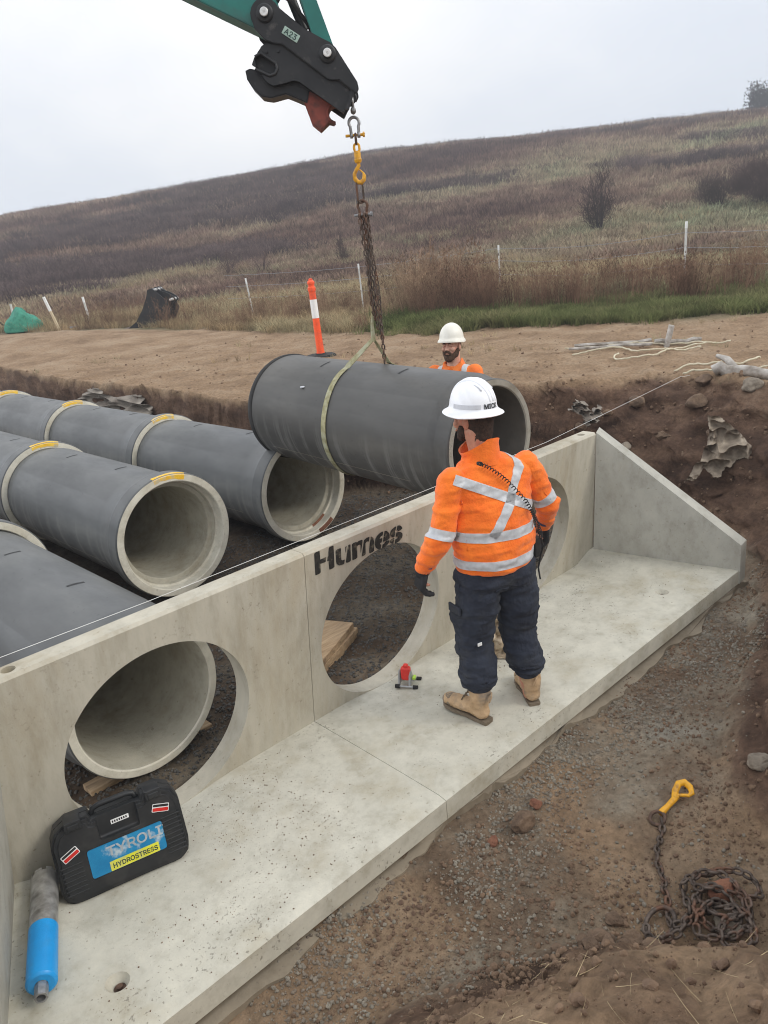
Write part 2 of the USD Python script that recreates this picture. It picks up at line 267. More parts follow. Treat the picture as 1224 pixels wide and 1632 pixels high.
surf('gravel_stone', (0.13, 0.112, 0.086), (0.27, 0.24, 0.19), 22, 0.9, 0.5, c3=(0.15, 0.11, 0.08), s3=3)
surf('clod', (0.10, 0.063, 0.040), (0.21, 0.136, 0.085), 12, 0.95, 0.7, c3=(0.12, 0.075, 0.05), s3=2)
surf('clod_dry', (0.17, 0.112, 0.070), (0.27, 0.19, 0.125), 12, 0.95, 0.7, c3=(0.14, 0.09, 0.06), s3=2)
surf('straw', (0.30, 0.23, 0.13), (0.48, 0.38, 0.22), 12, 0.9, 0.1)
surf('twig_dark', (0.024, 0.017, 0.017), (0.050, 0.036, 0.034), 4, 0.9, 0.2)
surf('twig_brown', (0.045, 0.025, 0.018), (0.11, 0.062, 0.042), 3, 0.9, 0.2)
surf('leaf_dark', (0.014, 0.015, 0.014), (0.032, 0.033, 0.030), 3, 0.9, 0.2)

# vegetation and soil colours: bands that run along the hillside
BANDS = [(0.32, (0.062, 0.038, 0.036)), (0.42, (0.120, 0.076, 0.060)), (0.49, (0.19, 0.132, 0.098)), (0.56, (0.25, 0.205, 0.138)), (0.66, (0.215, 0.225, 0.140))]
def band_nodes(nd, ln, bands=BANDS, gain=1.0, pos='g.position', nz=1.0):
    nd.update({'bm1': ('mapping', {'rotation': (0, 0, -0.85), 'scale': (0.030 * nz, 0.075 * nz, 0.05 * nz)}),
               'bn': ('noise_texture', {'scale': 1.0, 'detail': 10, 'roughness': 0.72, 'distortion': 0.2}),
               'br': ('rgb_ramp', {'ramp': [(p, tuple(gain * c for c in col)) for p, col in bands]})})
    ln += [(pos, 'bm1.vector'), ('bm1.vector', 'bn.vector'), ('bn.fac', 'br.fac')]
    return 'br.color'
def blade_mat(name, bands, gain=1.0, nz=1.0, trans=0.25, vary=0.5):
    nd = {'g': ('geometry', {}), 'oi': ('object_info', {}), 'mr': ('map_range', {'from_min': 0.0, 'from_max': 1.0, 'to_min': 1 - vary, 'to_max': 1 + vary}),
          'rc': ('combine_color', {}), 'x': ('mix', {'mix_type': 'multiply', 'fac': 1.0}),
          'd': ('diffuse_bsdf', {}), 't': ('translucent_bsdf', {}), 'mc': ('mix_closure', {'fac': trans})}
    ln = []; col = band_nodes(nd, ln, bands, gain, nz=nz)
    ln += [('oi.random', 'mr.value'), ('mr.result', 'rc.r'), ('mr.result', 'rc.g'), ('mr.result', 'rc.b'), (col, 'x.color1'), ('rc.color', 'x.color2'), ('x.color', 'd.color'), ('x.color', 't.color'), ('d.BSDF', 'mc.closure1'), ('t.BSDF', 'mc.closure2')]
    mat(name, nd, ln, surface='mc.closure')
blade_mat('hill_blades', BANDS, 1.2)
blade_mat('field_blades', [(0.30, (0.14, 0.095, 0.062)), (0.45, (0.27, 0.20, 0.115)), (0.55, (0.26, 0.23, 0.14)), (0.68, (0.21, 0.225, 0.13))], 1.2, nz=3.0)
blade_mat('green_blades', [(0.3, (0.070, 0.090, 0.030)), (0.5, (0.115, 0.130, 0.050)), (0.66, (0.20, 0.18, 0.09))], 1.05, nz=6.0, trans=0.35)
blade_mat('weed_stems', [(0.3, (0.085, 0.050, 0.037)), (0.48, (0.16, 0.095, 0.062)), (0.62, (0.30, 0.21, 0.135))], 1.0, nz=8.0)
blade_mat('scrub_twigs', [(0.3, (0.062, 0.044, 0.044)), (0.6, (0.130, 0.094, 0.086))], 1.0, nz=5.0)

def ground_mat():
    nd = {'g': ('geometry', {}), 'gv': ('attribute', {'attribute': 'gravel'}), 'wl': ('attribute', {'attribute': 'cut'}), 'fd': ('attribute', {'attribute': 'field'}), 'hl': ('attribute', {'attribute': 'hill'}),
          # bare soil of the bench
          'n1': ('noise_texture', {'scale': 1.1, 'detail': 9, 'roughness': 0.65}), 'r1': ('rgb_ramp', {'ramp': [(0.32, (0.19, 0.122, 0.072)), (0.5, (0.29, 0.195, 0.118)), (0.68, (0.36, 0.265, 0.175))]}),
          'nf': ('noise_texture', {'scale': 26, 'detail': 6, 'roughness': 0.7}), 'rf': ('rgb_ramp', {'ramp': [(0.3, (0.55, 0.55, 0.55)), (0.55, (1, 1, 1)), (0.75, (1.25, 1.25, 1.25))]}),
          'xf': ('mix', {'mix_type': 'multiply', 'fac': 0.85}),
          # cut face: dark moist clay, with redder lenses
          'mw': ('mapping', {'scale': (1, 1, 3.0)}), 'n2': ('noise_texture', {'scale': 1.6, 'detail': 8, 'roughness': 0.65}), 'r2': ('rgb_ramp', {'ramp': [(0.3, (0.052, 0.032, 0.023)), (0.48, (0.105, 0.062, 0.041)), (0.62, (0.165, 0.102, 0.066)), (0.76, (0.23, 0.165, 0.115))]}),
          # crushed rock bedding
          'v3': ('voronoi_texture', {'scale': 42}), 'n3': ('noise_texture', {'scale': 1.7, 'detail': 8, 'roughness': 0.65}), 'r3': ('rgb_ramp', {'ramp': [(0.30, (0.125, 0.080, 0.050)), (0.45, (0.195, 0.142, 0.096)), (0.57, (0.255, 0.212, 0.155)), (0.7, (0.31, 0.28, 0.225))]}),
          'wt': ('attribute', {'attribute': 'moist'}), 'xw': ('mix', {'mix_type': 'multiply', 'color2': (0.42, 0.40, 0.39)}), 'x12': ('mix', {}), 'x23': ('mix', {}), 'x34': ('mix', {}), 'x45': ('mix', {}), 'n4': ('noise_texture', {'scale': 0.9, 'detail': 5}), 'r4': ('rgb_ramp', {'ramp': [(0.35, (0.135, 0.100, 0.060)), (0.55, (0.125, 0.120, 0.066)), (0.68, (0.095, 0.115, 0.045))]}),  # damp, and the shade under the pipes, multiplied into the soil colour
          'b1': ('noise_texture', {'scale': 14, 'detail': 9, 'roughness': 0.72}), 'bm': ('bump', {'strength': 0.75, 'distance': 0.05}), 'b2': ('bump', {'strength': 0.5, 'distance': 0.012}), 'b2n': ('noise_texture', {'scale': 75, 'detail': 5, 'roughness': 0.7}),
          'p': ('principled_bsdf', {'roughness': 0.92, 'specular_ior_level': 0.2})}
    ln = [('g.position', f'{k}.vector') for k in ('n1', 'nf', 'n3', 'v3', 'n4', 'b1', 'b2n', 'mw')] + [('mw.vector', 'n2.vector'), ('n1.fac', 'r1.fac'), ('nf.fac', 'rf.fac'), ('n2.fac', 'r2.fac'), ('n3.fac', 'r3.fac'), ('n4.fac', 'r4.fac'),
          ('r1.color', 'x12.color1'), ('r2.color', 'x12.color2'), ('wl.fac', 'x12.fac'), ('x12.color', 'x23.color1'), ('r3.color', 'x23.color2'), ('gv.fac', 'x23.fac'),
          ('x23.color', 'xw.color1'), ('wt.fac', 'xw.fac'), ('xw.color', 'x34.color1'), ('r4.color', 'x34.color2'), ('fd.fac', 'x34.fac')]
    hc = band_nodes(nd, ln, gain=0.95)
    ln += [('x34.color', 'x45.color1'), (hc, 'x45.color2'), ('hl.fac', 'x45.fac'), ('x45.color', 'xf.color1'), ('rf.color', 'xf.color2'), ('xf.color', 'p.base_color'),
           ('b2n.fac', 'b2.height'), ('b1.fac', 'bm.height'), ('b2.normal', 'bm.normal'), ('bm.normal', 'p.normal')]
    mat('ground_soil', nd, ln)
ground_mat()

# ---------------------------------------------------------------- the ground: bedding, excavation, bench, field and hill in one sheet
TOE = Polygon([(-3.4, -1.95), (-1.7, -1.6), (-0.9, -1.58), (-0.5, -1.72), (-0.15, -1.92), (0.10, -2.32), (0.35, -2.58), (0.80, -2.36), (1.05, -1.96), (1.62, -1.70), (2.65, -1.40), (3.5, -1.06), (4.1, -0.72), (4.35, -0.2),
               (4.35, 0.5), (4.2, 1.4), (3.75, 2.2), (2.95, 3.3), (2.52, 4.5), (2.42, 6.6), (2.28, 10), (2.15, 32), (-3.6, 32)])
TOP = Polygon([(-4.6, -2.9), (-2.6, -2.55), (-1.3, -2.7), (0.1, -3.4), (1.5, -3.1), (2.9, -2.5), (4.4, -1.75), (5.2, -1.0), (5.45, -0.35), (5.6, 0.3), (5.75, 0.9), (5.1, 1.35), (4.7, 1.75), (3.6, 3.2), (2.75, 4.5), (2.6, 6.65), (2.45, 10), (2.35, 32), (-4.8, 32)])
def sstep(a, b, v): t = np.clip((v - a) / (b - a), 0, 1); return t * t * (3 - 2 * t)
def field_edge(tg): return np.interp(tg, [-30, -10, -4, 0, 3, 8, 14, 20, 40], [8.2, 8.6, 9.0, 10.2, 12.2, 16.4, 20.5, 23.5, 26.0])
def terrain(x, y):
    """height, and how much of it is bedding, cut face, field, hill"""
    x, y = np.asarray(x, float), np.asarray(y, float); sh = x.shape; x, y = x.ravel(), y.ravel()
    h = np.zeros(len(x)); t = np.ones(len(x))
    near = (x > -8) & (x < 9) & (y > -8) & (y < 36)
    pts = shapely.points(np.c_[x[near], y[near]])
    wob = 0.16 * (meshkit.fbm(np.c_[x[near] * 1.7, y[near] * 1.7, 0 * x[near]], 3, 3) - 0.5)
    di = shapely.distance(TOE, pts); do = shapely.distance(TOP.exterior, pts); inside = shapely.contains(TOP, pts)
    tt = np.where(inside, np.clip(di / (di + do + 1e-9), 0, 1), 1.0)
    t[near] = np.clip(tt + np.where((tt > 0) & (tt < 1), wob * 1.5, 0) * np.sin(PI * np.clip(tt, 0, 1)), 0, 1)
    floor = np.where(y > 0, -0.12, -0.155) + 0.0 * x
    floor = -0.155 + 0.035 * sstep(-0.6, 0.4, y) - 0.045 * sstep(-1.75, -1.25, y) * sstep(-0.5, -0.9, y)
    P = np.c_[x, y, 0 * x]
    bench = 0.95 + 0.09 * (meshkit.fbm(P * 0.45, 4, 5) - 0.5) + 0.05 * (meshkit.fbm(P * 2.1, 3, 6) - 0.5)
    nn = 0.75 * x + 0.66 * y; tg = -0.66 * x + 0.75 * y
    H = np.interp(tg, [-160, -90, -50, 14, 77, 140], [15.5, 16.0, 15.6, 16.2, 12.4, 8.0])
    u = np.clip((nn - 26) / 118.0, 0, None); prof = np.where(u < 1, 0.55 * u + 0.45 * (1 - (1 - np.minimum(u, 1)) ** 2) * np.minimum(u * 2, 1), 1.0 - 0.02 * (u - 1))
    hill = H * np.minimum(prof, 1.0) - 0.02 * np.clip(nn - 150, 0, 200) + 0.9 * (meshkit.fbm(P * 0.05, 4, 8) - 0.5) * sstep(20, 60, nn) + 0.35 * (meshkit.fbm(P * 0.3, 3, 9) - 0.5) * sstep(16, 30, nn)
    hill *= sstep(-60, 10, nn)
    up = bench + hill + 0.25 * np.exp(-((x - 4.5) ** 2 / 6 + (y - 17) ** 2 / 14))
    pr = sstep(0, 1, t) * 0.4 + 0.6 * t ** 0.85
    h = floor + (up - floor) * pr
    cut = sstep(0.0, 0.07, t) * (1 - sstep(0.86, 1.0, t))
    # the near mound of loose yellowish fill is not a moist cut face
    cut = cut * (1 - sstep(-1.95, -2.35, y + 0.4 * np.clip(x - 0.3, 0, 9) - 0.3 * np.clip(-0.2 - x, 0, 9)))
    cut = np.maximum(cut, (0.06 + 0.55 * sstep(0.45, 0.6, meshkit.fbm(P * 2.4, 4, 27))) * (t > 0.02) * (y < -1.5) * sstep(0.0, 0.05, t))
    mid = (t > 0.03) & (t < 0.97)
    rid = 1 - np.abs(2 * meshkit.fbm(P * 5.5, 3, 14) - 1)
    lump = 0.20 * (meshkit.fbm(P * 2.6, 4, 12) - 0.5) + 0.10 * (meshkit.fbm(P * 9, 4, 13) - 0.5) + 0.05 * (rid ** 2 - 0.6)
    h = h + np.where(t > 0, np.minimum(t * 6, 1), 0) * np.where(t < 1, lump, lump * 0.35) * (near | (nn < 30))
    h = h + (t == 0) * (0.05 * (meshkit.fbm(P * 2.2, 4, 15) - 0.5) + 0.036 * (meshkit.fbm(P * 10, 4, 16) - 0.5) + 0.018 * (rid ** 2 - 0.5))
    patch = meshkit.fbm(P * 1.6, 3, 17)
    gravel = (1 - sstep(0.0, 0.10, t + 0.12 * (patch - 0.5))) * (1 - 0.9 * sstep(0.5, 0.66, patch) * (y < -0.8)) * (1 - 0.8 * sstep(-1.75, -2.15, y))
    field = sstep(-0.2, 1.5, nn - field_edge(tg) + 2.2 * (meshkit.fbm(P * 0.4, 4, 19) - 0.5)) * (t >= 1) * sstep(-14, -6, tg + 20)
    return tuple(v.reshape(sh) for v in (h, t, np.clip(gravel, 0, 1), np.clip(cut, 0, 1), field, sstep(24, 34, nn)))
def axis(a, b, step, lim, grow=1.06):
    c = list(np.arange(a, b, step)); s, v = step, a; lo = []
    while v > -lim: s *= grow; v -= s; lo.append(v)
    s, v = step, c[-1]; hi = []
    while v < lim: s *= grow; v += s; hi.append(v)
    return np.array(lo[::-1] + c + hi)
gx, gy = axis(-1.6, 6.2, 0.030, 215), axis(-3.2, 10.0, 0.036, 215)
X, Y = np.meshgrid(gx, gy, indexing='xy')
Z, T_, GV, CT, FD, HL = terrain(X, Y)
V = np.stack([X, Y, Z], -1).reshape(-1, 3)
steep = (CT.ravel() > 0.05)
off = np.stack([meshkit.fbm(V[steep] * [3.2, 3.2, 6.0], 4, s) - 0.5 for s in (31, 32)], -1) * 0.30 * CT.ravel()[steep][:, None]
V[steep, 0] += off[:, 0]; V[steep, 1] += off[:, 1]
ny, nx = X.shape; i = (np.arange(ny - 1)[:, None] * nx + np.arange(nx - 1)[None]).ravel()
F = np.vstack([np.c_[i, i + 1, i + nx + 1], np.c_[i, i + nx + 1, i + nx]])
obj('ground', (V, F), 'ground_soil', smooth=True, kind='structure', label='excavated brown soil, gravel bedding, bench and dry hillside', cat='ground', attrs={'gravel': GV.ravel(), 'cut': CT.ravel(), 'field': FD.ravel(), 'hill': HL.ravel(), 'moist': (np.clip(sstep(0.0, 0.5, Y) * (1 - sstep(0.15, 0.5, T_)) * 1.0 + 0.22 * (T_ < 1) * (Y < 0.2) * sstep(0.42, 0.62, meshkit.fbm(np.stack([X * 1.3, Y * 1.3, 0 * X], -1), 4, 29)), 0, 1)).ravel()})  # last mask: damp plus painted pipe shade behind the wall, damp patches in front
def gz(x, y): return float(terrain(A(x), A(y))[0])
# rough blinding concrete that the apron stands on
xs = np.linspace(-2.35, 3.45, 240); lip = -1.085 - 0.002 - 0.12 * (meshkit.fbm(np.c_[xs * 2.4, 0 * xs, 0 * xs], 4, 3) - 0.35) - 0.03 * (meshkit.noise(np.c_[xs * 14, 0 * xs, 0 * xs], 4) - 0.5)
bt_ = extr(np.r_[np.c_[xs, lip], [[3.5, -0.2], [-2.4, -0.2]]], 0.12, 0.0); v = bt_.vertices; bt_.vertices = np.c_[v[:, 0], v[:, 2], -0.160 - v[:, 1] - 0.022 * (v[:, 2] < -1.08)]
trimesh.repair.fix_normals(bt_); BED_LATER = bt_

concrete('blinding', (0.215, 0.178, 0.128), (0.16, 0.125, 0.085), (0.10, 0.08, 0.06), 0.6)
obj('bedding_concrete', BED_LATER, 'blinding', kind='structure', label='rough thin concrete bedding under the apron', cat='bedding')

# ---------------------------------------------------------------- headwall: two precast sections
BT, HW, TH = -0.1299, 1.0625, 0.130
HOLES = [(-0.9138, 0), (0.5757, 1), (2.0546, 1)]; ZC, RH, DS = 0.3988, 0.4942, 1.0662
def zb(x):
    x = np.asarray(x, float); z0 = np.full(x.shape, -0.066)
    for hx, _ in HOLES: z0 -= 0.030 * np.exp(-((x - hx) / 0.2) ** 2)
    return z0 + (0.066 + 0.022) * (sstep(2.70, 2.95, x) + sstep(-1.5, -1.74, x))
def slab_z(x, y): k = np.clip(-np.asarray(y, float) / DS, 0, 1); return zb(x) * (1 - k) ** 1.3 - 0.0325 * (1 - (1 - k) ** 1.3)
def edge_x(y, side): k = np.clip(-y / DS, -0.2, 1); return (2.965 + 0.348 * k) if side > 0 else (-1.74 - 0.38 * k)
def wall_part(x0, x1, sl0, sl1, holes):
    """x0, x1 at the foot; sl: how far the end leans with height"""
    c, H = 0.016, HW
    def prof(x, sl):
        q = [(BT * -0.13, -0.13), (BT * (H - c), H - c), (BT * H + c, H), (BT * H + TH - c, H), (BT * (H - c) + TH, H - c), (BT * -0.13 + TH, -0.13)]
        return [(x + sl * zz, yy, zz) for yy, zz in q]
    mm = Manifold.hull_points(np.array(prof(x0, sl0) + prof(x1, sl1)))
    for hx in holes:
        cyl = Manifold.cylinder(1.2, RH, RH, 128).rotate((90, 0, 0)).translate((hx, 0.6, ZC)); mm = mm - cyl
    return mm
def slab_part(x0, x1, side, lift):
    n, k = 90, 26; top = []
    u, v = np.linspace(0, 1, n), np.linspace(0, 1, k)
    U, W = np.meshgrid(u, v, indexing='ij'); YY = -DS * W + 0.012 * (1 - W)
    xa = np.full_like(W, x0) if side > 0 else edge_x(YY, -1); xb = edge_x(YY, 1) if side > 0 else np.full_like(W, x1)
    XX = xa + (xb - xa) * U; ZZ = slab_z(XX, YY)
    ZZ = ZZ - 0.010 * (W > 0.985)
    r = np.stack([XX, YY, ZZ], -1).reshape(-1, 3); b = r.copy(); b[:, 2] = -0.155 + 0.02 * (r[:, 1] > -0.5)
    q = (np.arange(n - 1)[:, None] * k + np.arange(k - 1)[None]).ravel(); N_ = n * k
    f = [np.c_[q, q + 1, q + k + 1], np.c_[q, q + k + 1, q + k]]
    f += [np.c_[q + k + 1 + N_, q + 1 + N_, q + N_], np.c_[q + k + N_, q + k + 1 + N_, q + N_]]
    ring = list(range(k)) + [j * k + k - 1 for j in range(1, n)] + [(n - 1) * k + j for j in range(k - 2, -1, -1)] + [j * k for j in range(n - 2, 0, -1)]
    ring = np.array(ring); nr = np.roll(ring, -1); f += [np.c_[ring, ring + N_, nr + N_], np.c_[ring, nr + N_, nr]]
    t = trimesh.Trimesh(np.vstack([r, b]), np.vstack(f), process=True); trimesh.repair.fix_normals(t)
    mm = mf(t)
    for lx, ly in lift:
        mm = mm - Manifold.cylinder(0.045, 0.026, 0.050, 32).translate((lx, ly, float(slab_z(lx, ly)) - 0.040))
    return mm
def wing_part(side):
    th = 0.10
    if side > 0: B, T, tb = A(2.965, -0.004, -0.06), A(2.806, -0.138, HW), A(3.313, -1.073, -0.06)
    else: B, T, tb = A(-1.745, -0.004, -0.06), A(-1.60, -0.138, HW), A(-2.125, -1.073, -0.06)
    nrm = np.cross(tb - B, T - B); nrm = unit(nrm) * (1 if nrm[0] * side > 0 else -1)
    up = unit(T - B); up = up / up[2]; tt = tb + up * 0.24; tt[1] = tb[1] - 0.008
    o = nrm * th; lo = A(0, 0, -0.095)
    P = [B + lo, tb + lo, tt, T, B + o + lo, tb + o + lo + A(0, -0.03, 0), tt + o + A(0, -0.03, -0.004), T + o]
    core = Manifold.hull_points(np.array(P))
    return core, T
def lettering(text, height, depth, o, xd, yd, bold=True, center=False, squash=1.0):
    t = meshkit.text_mesh(text, height, depth, bold=bold); v = t.vertices.copy()
    v[:, 0] *= squash
    if center: v[:, 0] -= v[:, 0].mean()
    t.vertices = v
    xd, yd = unit(xd), unit(yd); t.apply_transform(frame(xd, yd, np.cross(xd, yd), o)); return t
secs = []
for k, (x0, x1, side, hs, lf, lab) in enumerate([(-1.745, -0.0018, -1, [-0.9138], [(-1.582, -0.781)], 'precast grey concrete headwall section with one round opening, black case on its apron'),
                                            (0.0018, 2.965, 1, [0.5757, 2.0546], [(2.644, -0.791)], 'precast concrete headwall section with two round openings and stencilled black lettering')]):
    t = thing('headwall_section', lab, 'headwall')
    w = wall_part(x0, x1, 0.135 if side < 0 else 0, 0 if side < 0 else -0.150, hs)
    lx = -1.50 if side < 0 else 2.70
    w = w - Manifold.cylinder(0.3, 0.030, 0.030, 28).translate((lx, BT * HW + 0.066, HW - 0.06))
    ww = obj('wall', w, 'concrete_wall', t, smooth=25)
    obj('apron_slab', slab_part(x0, x1, side, lf), 'concrete_slab', t, smooth=25)
    for lx_, ly_ in lf: obj('lifting_foot', tm(Manifold.cylinder(0.016, 0.010, 0.013, 20) + Manifold.cylinder(0.004, 0.024, 0.024, 24)).apply_translation((lx_, ly_, float(slab_z(lx_, ly_)) - 0.0405)), 'rust_chain', t, smooth=30)
    wg, T = wing_part(side)
    obj('wing_wall', wg, 'concrete_wing', t, smooth=25)
    if side > 0:
        up = unit(A(0, BT, 1)); tx = lettering('Humes', 0.128, 0.0024, A(0.055, BT * 0.912 - 0.0005, 0.912), A(1, 0, -0.028), up, squash=1.16)
        s = add([mf(tx).translate((q, 0, 0.4 * q)) for q in (-0.0045, 0, 0.0045)])
        wd = tx.bounds[1][0] - tx.bounds[0][0]; x_ = tx.bounds[0][0]
        for fr, a in ((0.115, 0), (0.335, 0), (0.52, 0), (0.60, 0), (0.765, 0), (0.925, 0)):
            s = s - Manifold.cube((0.013, 0.2, 0.4), True).rotate((0, 12, 0)).translate((x_ + wd * fr, -0.13, 0.96))
        obj('stencil_lettering', s, 'stencil_paint', ww)
    secs.append(t)

# ---------------------------------------------------------------- concrete pipes
RB, RC, RBORE, PL = 0.476, 0.5244, 0.392, 2.44
def pipe(name, label, loc, rotz, socket=True, tilt=0.0, group=None, spin=0.0, rust=False, old=False):
    d = A(math.sin(rotz), math.cos(rotz), tilt); d = unit(d); x = unit(np.cross(d, [0, 0, 1])); z = np.cross(x, d)
    ca, sa = math.cos(spin), math.sin(spin); x, z = ca * x + sa * z, -sa * x + ca * z
    t = thing(name, label, 'pipe', group=group, mat=gmat(frame(x, d, z, loc)))
    if socket:
        barrel = [(RC - 0.008, 0.0), (RC, 0.010), (RC, 0.135), (RC - 0.006, 0.150), (RC - 0.03, 0.25), (RB + 0.006, 0.34), (RB, 0.42), (RB, PL - 0.16), (RB - 0.018, PL - 0.15), (RB - 0.022, PL + 0.07), (RB - 0.03, PL + 0.075), (RBORE + 0.012, PL + 0.075)]
        ring = [(RC - 0.009, -0.001), (RC - 0.016, -0.003), (0.462, -0.003), (0.455, 0.004), (0.453, 0.082), (0.446, 0.086), (0.436, 0.088)]
        bore = [(0.4365, 0.0885), (0.432, 0.092), (0.428, 0.128), (0.418, 0.131), (RBORE + 0.006, 0.134), (RBORE, 0.142), (RBORE, PL + 0.075), (RBORE + 0.013, PL + 0.0755)]
    else:
        rs = 0.452
        barrel = [(rs - 0.006, 0.0), (rs, 0.008), (rs, 0.13), (rs + 0.004, 0.14), (RB, 0.20), (RB, PL - 0.10), (RB + 0.004, PL - 0.08), (RB + 0.004, PL + 0.02), (RB - 0.006, PL + 0.03), (RBORE + 0.012, PL + 0.03)]
        ring = [(rs - 0.007, -0.001), (rs - 0.013, -0.003), (RBORE + 0.014, -0.003), (RBORE + 0.006, 0.006)]
        bore = [(RBORE + 0.0055, 0.0065), (RBORE, 0.03), (RBORE, PL + 0.03), (RBORE + 0.013, PL + 0.0305)]
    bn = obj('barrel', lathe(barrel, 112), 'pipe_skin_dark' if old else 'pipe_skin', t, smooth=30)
    rg = lathe(ring, 112)
    if not socket:   # slightly chipped cut end
        v = rg.vertices.copy(); k = np.linalg.norm(v[:, [0, 2]], axis=1); v[:, 1] += 0.004 * (meshkit.fbm(v * 14, 3, 4) - 0.5); rg.vertices = v
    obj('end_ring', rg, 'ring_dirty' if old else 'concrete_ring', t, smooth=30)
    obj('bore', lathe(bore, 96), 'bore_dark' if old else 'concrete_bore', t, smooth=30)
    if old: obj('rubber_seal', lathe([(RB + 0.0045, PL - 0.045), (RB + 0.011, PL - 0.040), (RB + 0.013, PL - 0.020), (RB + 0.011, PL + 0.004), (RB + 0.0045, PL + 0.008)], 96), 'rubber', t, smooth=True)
    if socket:
        a = 0.04 + 0.06 * math.sin(loc[1] * 3.1 + loc[0])
        pm = lathe([(0.466, -0.0045), (RC - 0.016, -0.0048), (RC + 0.0012, 0.009), (RC + 0.0015, 0.026)], 40, a - 0.30, a + 0.26)
        v = pm.vertices; w = (meshkit.noise(v * 31, 3) - 0.5) * 0.03; v[:, 1] += np.where(v[:, 1] > 0.02, w, 0); kk = np.linalg.norm(v[:, [0, 2]], axis=1); v[:, [0, 2]] *= np.where(kk < 0.47, 1 + 0.06 * meshkit.noise(v * 25, 8), 1)[:, None]; pm.vertices = v
        obj('paint_mark', pm, 'yellow_paint', t, smooth=30)
    for yy, aa in ((0.78, 0.02), (1.72, -0.03)):
        obj('lifting_mark', lathe([(RB + 0.0012, yy - 0.012), (RB + 0.0015, yy + 0.012)], 10, aa - 0.10, aa + 0.13), 'black_mark', t)
    # casting seam down the flank
    obj('casting_seam', lathe([(RB + 0.0005, 0.45), (RB + 0.0035, 0.455), (RB + 0.0035, PL - 0.2), (RB + 0.0005, PL - 0.19)], 3, -PI * 0.62, -PI * 0.62 + 0.008), 'concrete_bore', t)
    if rust:
        rm = lathe([(0.4300, 0.0905), (0.4545, 0.080), (0.4615, -0.0048), (RC - 0.017, -0.0052)], 18, PI * 0.80, PI * 0.93); obj('mud_stain', rm, 'rock_red', t)
    return t
PH = -0.0571
R1 = [(1.866, 2.469), (1.727, 4.905), (1.588, 7.341), (1.449, 9.777)]
L1 = ['grey concrete pipe with muddy open mouth beneath the hanging pipe', 'second grey pipe of the far row, behind the muddy open mouth', 'third grey pipe of the far row, yellow paint on its collar', 'last pipe of the far row, running out of the picture at the left']
for k, (px, py) in enumerate(R1): pipe('concrete_pipe', L1[k], (px, py, 0.432), PH, rust=k == 0)
L2 = ['grey concrete pipe of the middle row with clean stepped open mouth', 'farther pipe of the middle row at the left edge, joined behind the open mouth']
for k, (px, py) in enumerate([(0.41, 2.301), (0.271, 4.737)]): pipe('concrete_pipe', L2[k], (px, py, 0.481), PH)
pipe('concrete_pipe', 'nearest grey concrete pipe, its plain end behind the headwall opening by the black case', (-0.812, 0.379, 0.361), PH, socket=False, spin=-0.1)
pipe('concrete_pipe', 'pipe with pale collar joined to the far end of the nearest pipe', (-0.951, 2.815, 0.40), PH)
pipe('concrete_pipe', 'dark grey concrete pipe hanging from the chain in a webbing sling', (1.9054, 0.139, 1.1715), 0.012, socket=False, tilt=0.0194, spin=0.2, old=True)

# ---------------------------------------------------------------- lifting tackle
GX, GY = 1.905 + 0.012 * 1.36, 1.36
FH = A(0.65238654, 0.75788641, 0); RHZ = A(0.75788641, -0.65238654, 0); HO = A(1.92, 1.36, 3.57)
def rig(a, zz, off=0.0): return HO + RHZ * a - FH * off + A(0, 0, zz)     # the vertical plane of the excavator arm
def link(L=0.052, Wd=0.034, r=0.0058, ns=6, n=16):
    """one chain link in the xz plane, long in z"""
    s, R_ = (L - Wd) / 2, Wd / 2 - r; th = np.linspace(0, PI, n // 2)
    p = [(R_ * math.cos(a), 0, s + R_ * math.sin(a)) for a in th] + [(-R_ * math.cos(a), 0, -s - R_ * math.sin(a)) for a in th]
    return tube(p, r, ns, closed=True)
def chain_along(pts, L=0.052, Wd=0.034, r=0.0058, ns=6, n=14, twist=0.0, jit=0.0):
    p = np.asarray(pts, float); sgl = np.r_[0, np.cumsum(np.linalg.norm(np.diff(p, axis=0), axis=1))]; pitch = L - 2.1 * r; out = []
    base = link(L, Wd, r, ns, n)
    for k, s in enumerate(np.arange(pitch / 2, sgl[-1], pitch)):
        q = A(*[np.interp(s, sgl, p[:, j]) for j in range(3)]); q2 = A(*[np.interp(min(s + 0.01, sgl[-1]), sgl, p[:, j]) for j in range(3)]); q1 = A(*[np.interp(max(s - 0.01, 0), sgl, p[:, j]) for j in range(3)])
        d = unit(q2 - q1); a = unit(np.cross(d, [0.31, 0.95, 0.12] if abs(d[1]) < .9 else [1, 0, 0])); b = np.cross(d, a)
        th = (k % 2) * PI / 2 + twist + jit * random.uniform(-1, 1); x = a * math.cos(th) + b * math.sin(th)
        out.append(moved(base, frame(x, np.cross(d, x), d, q)))
    return out
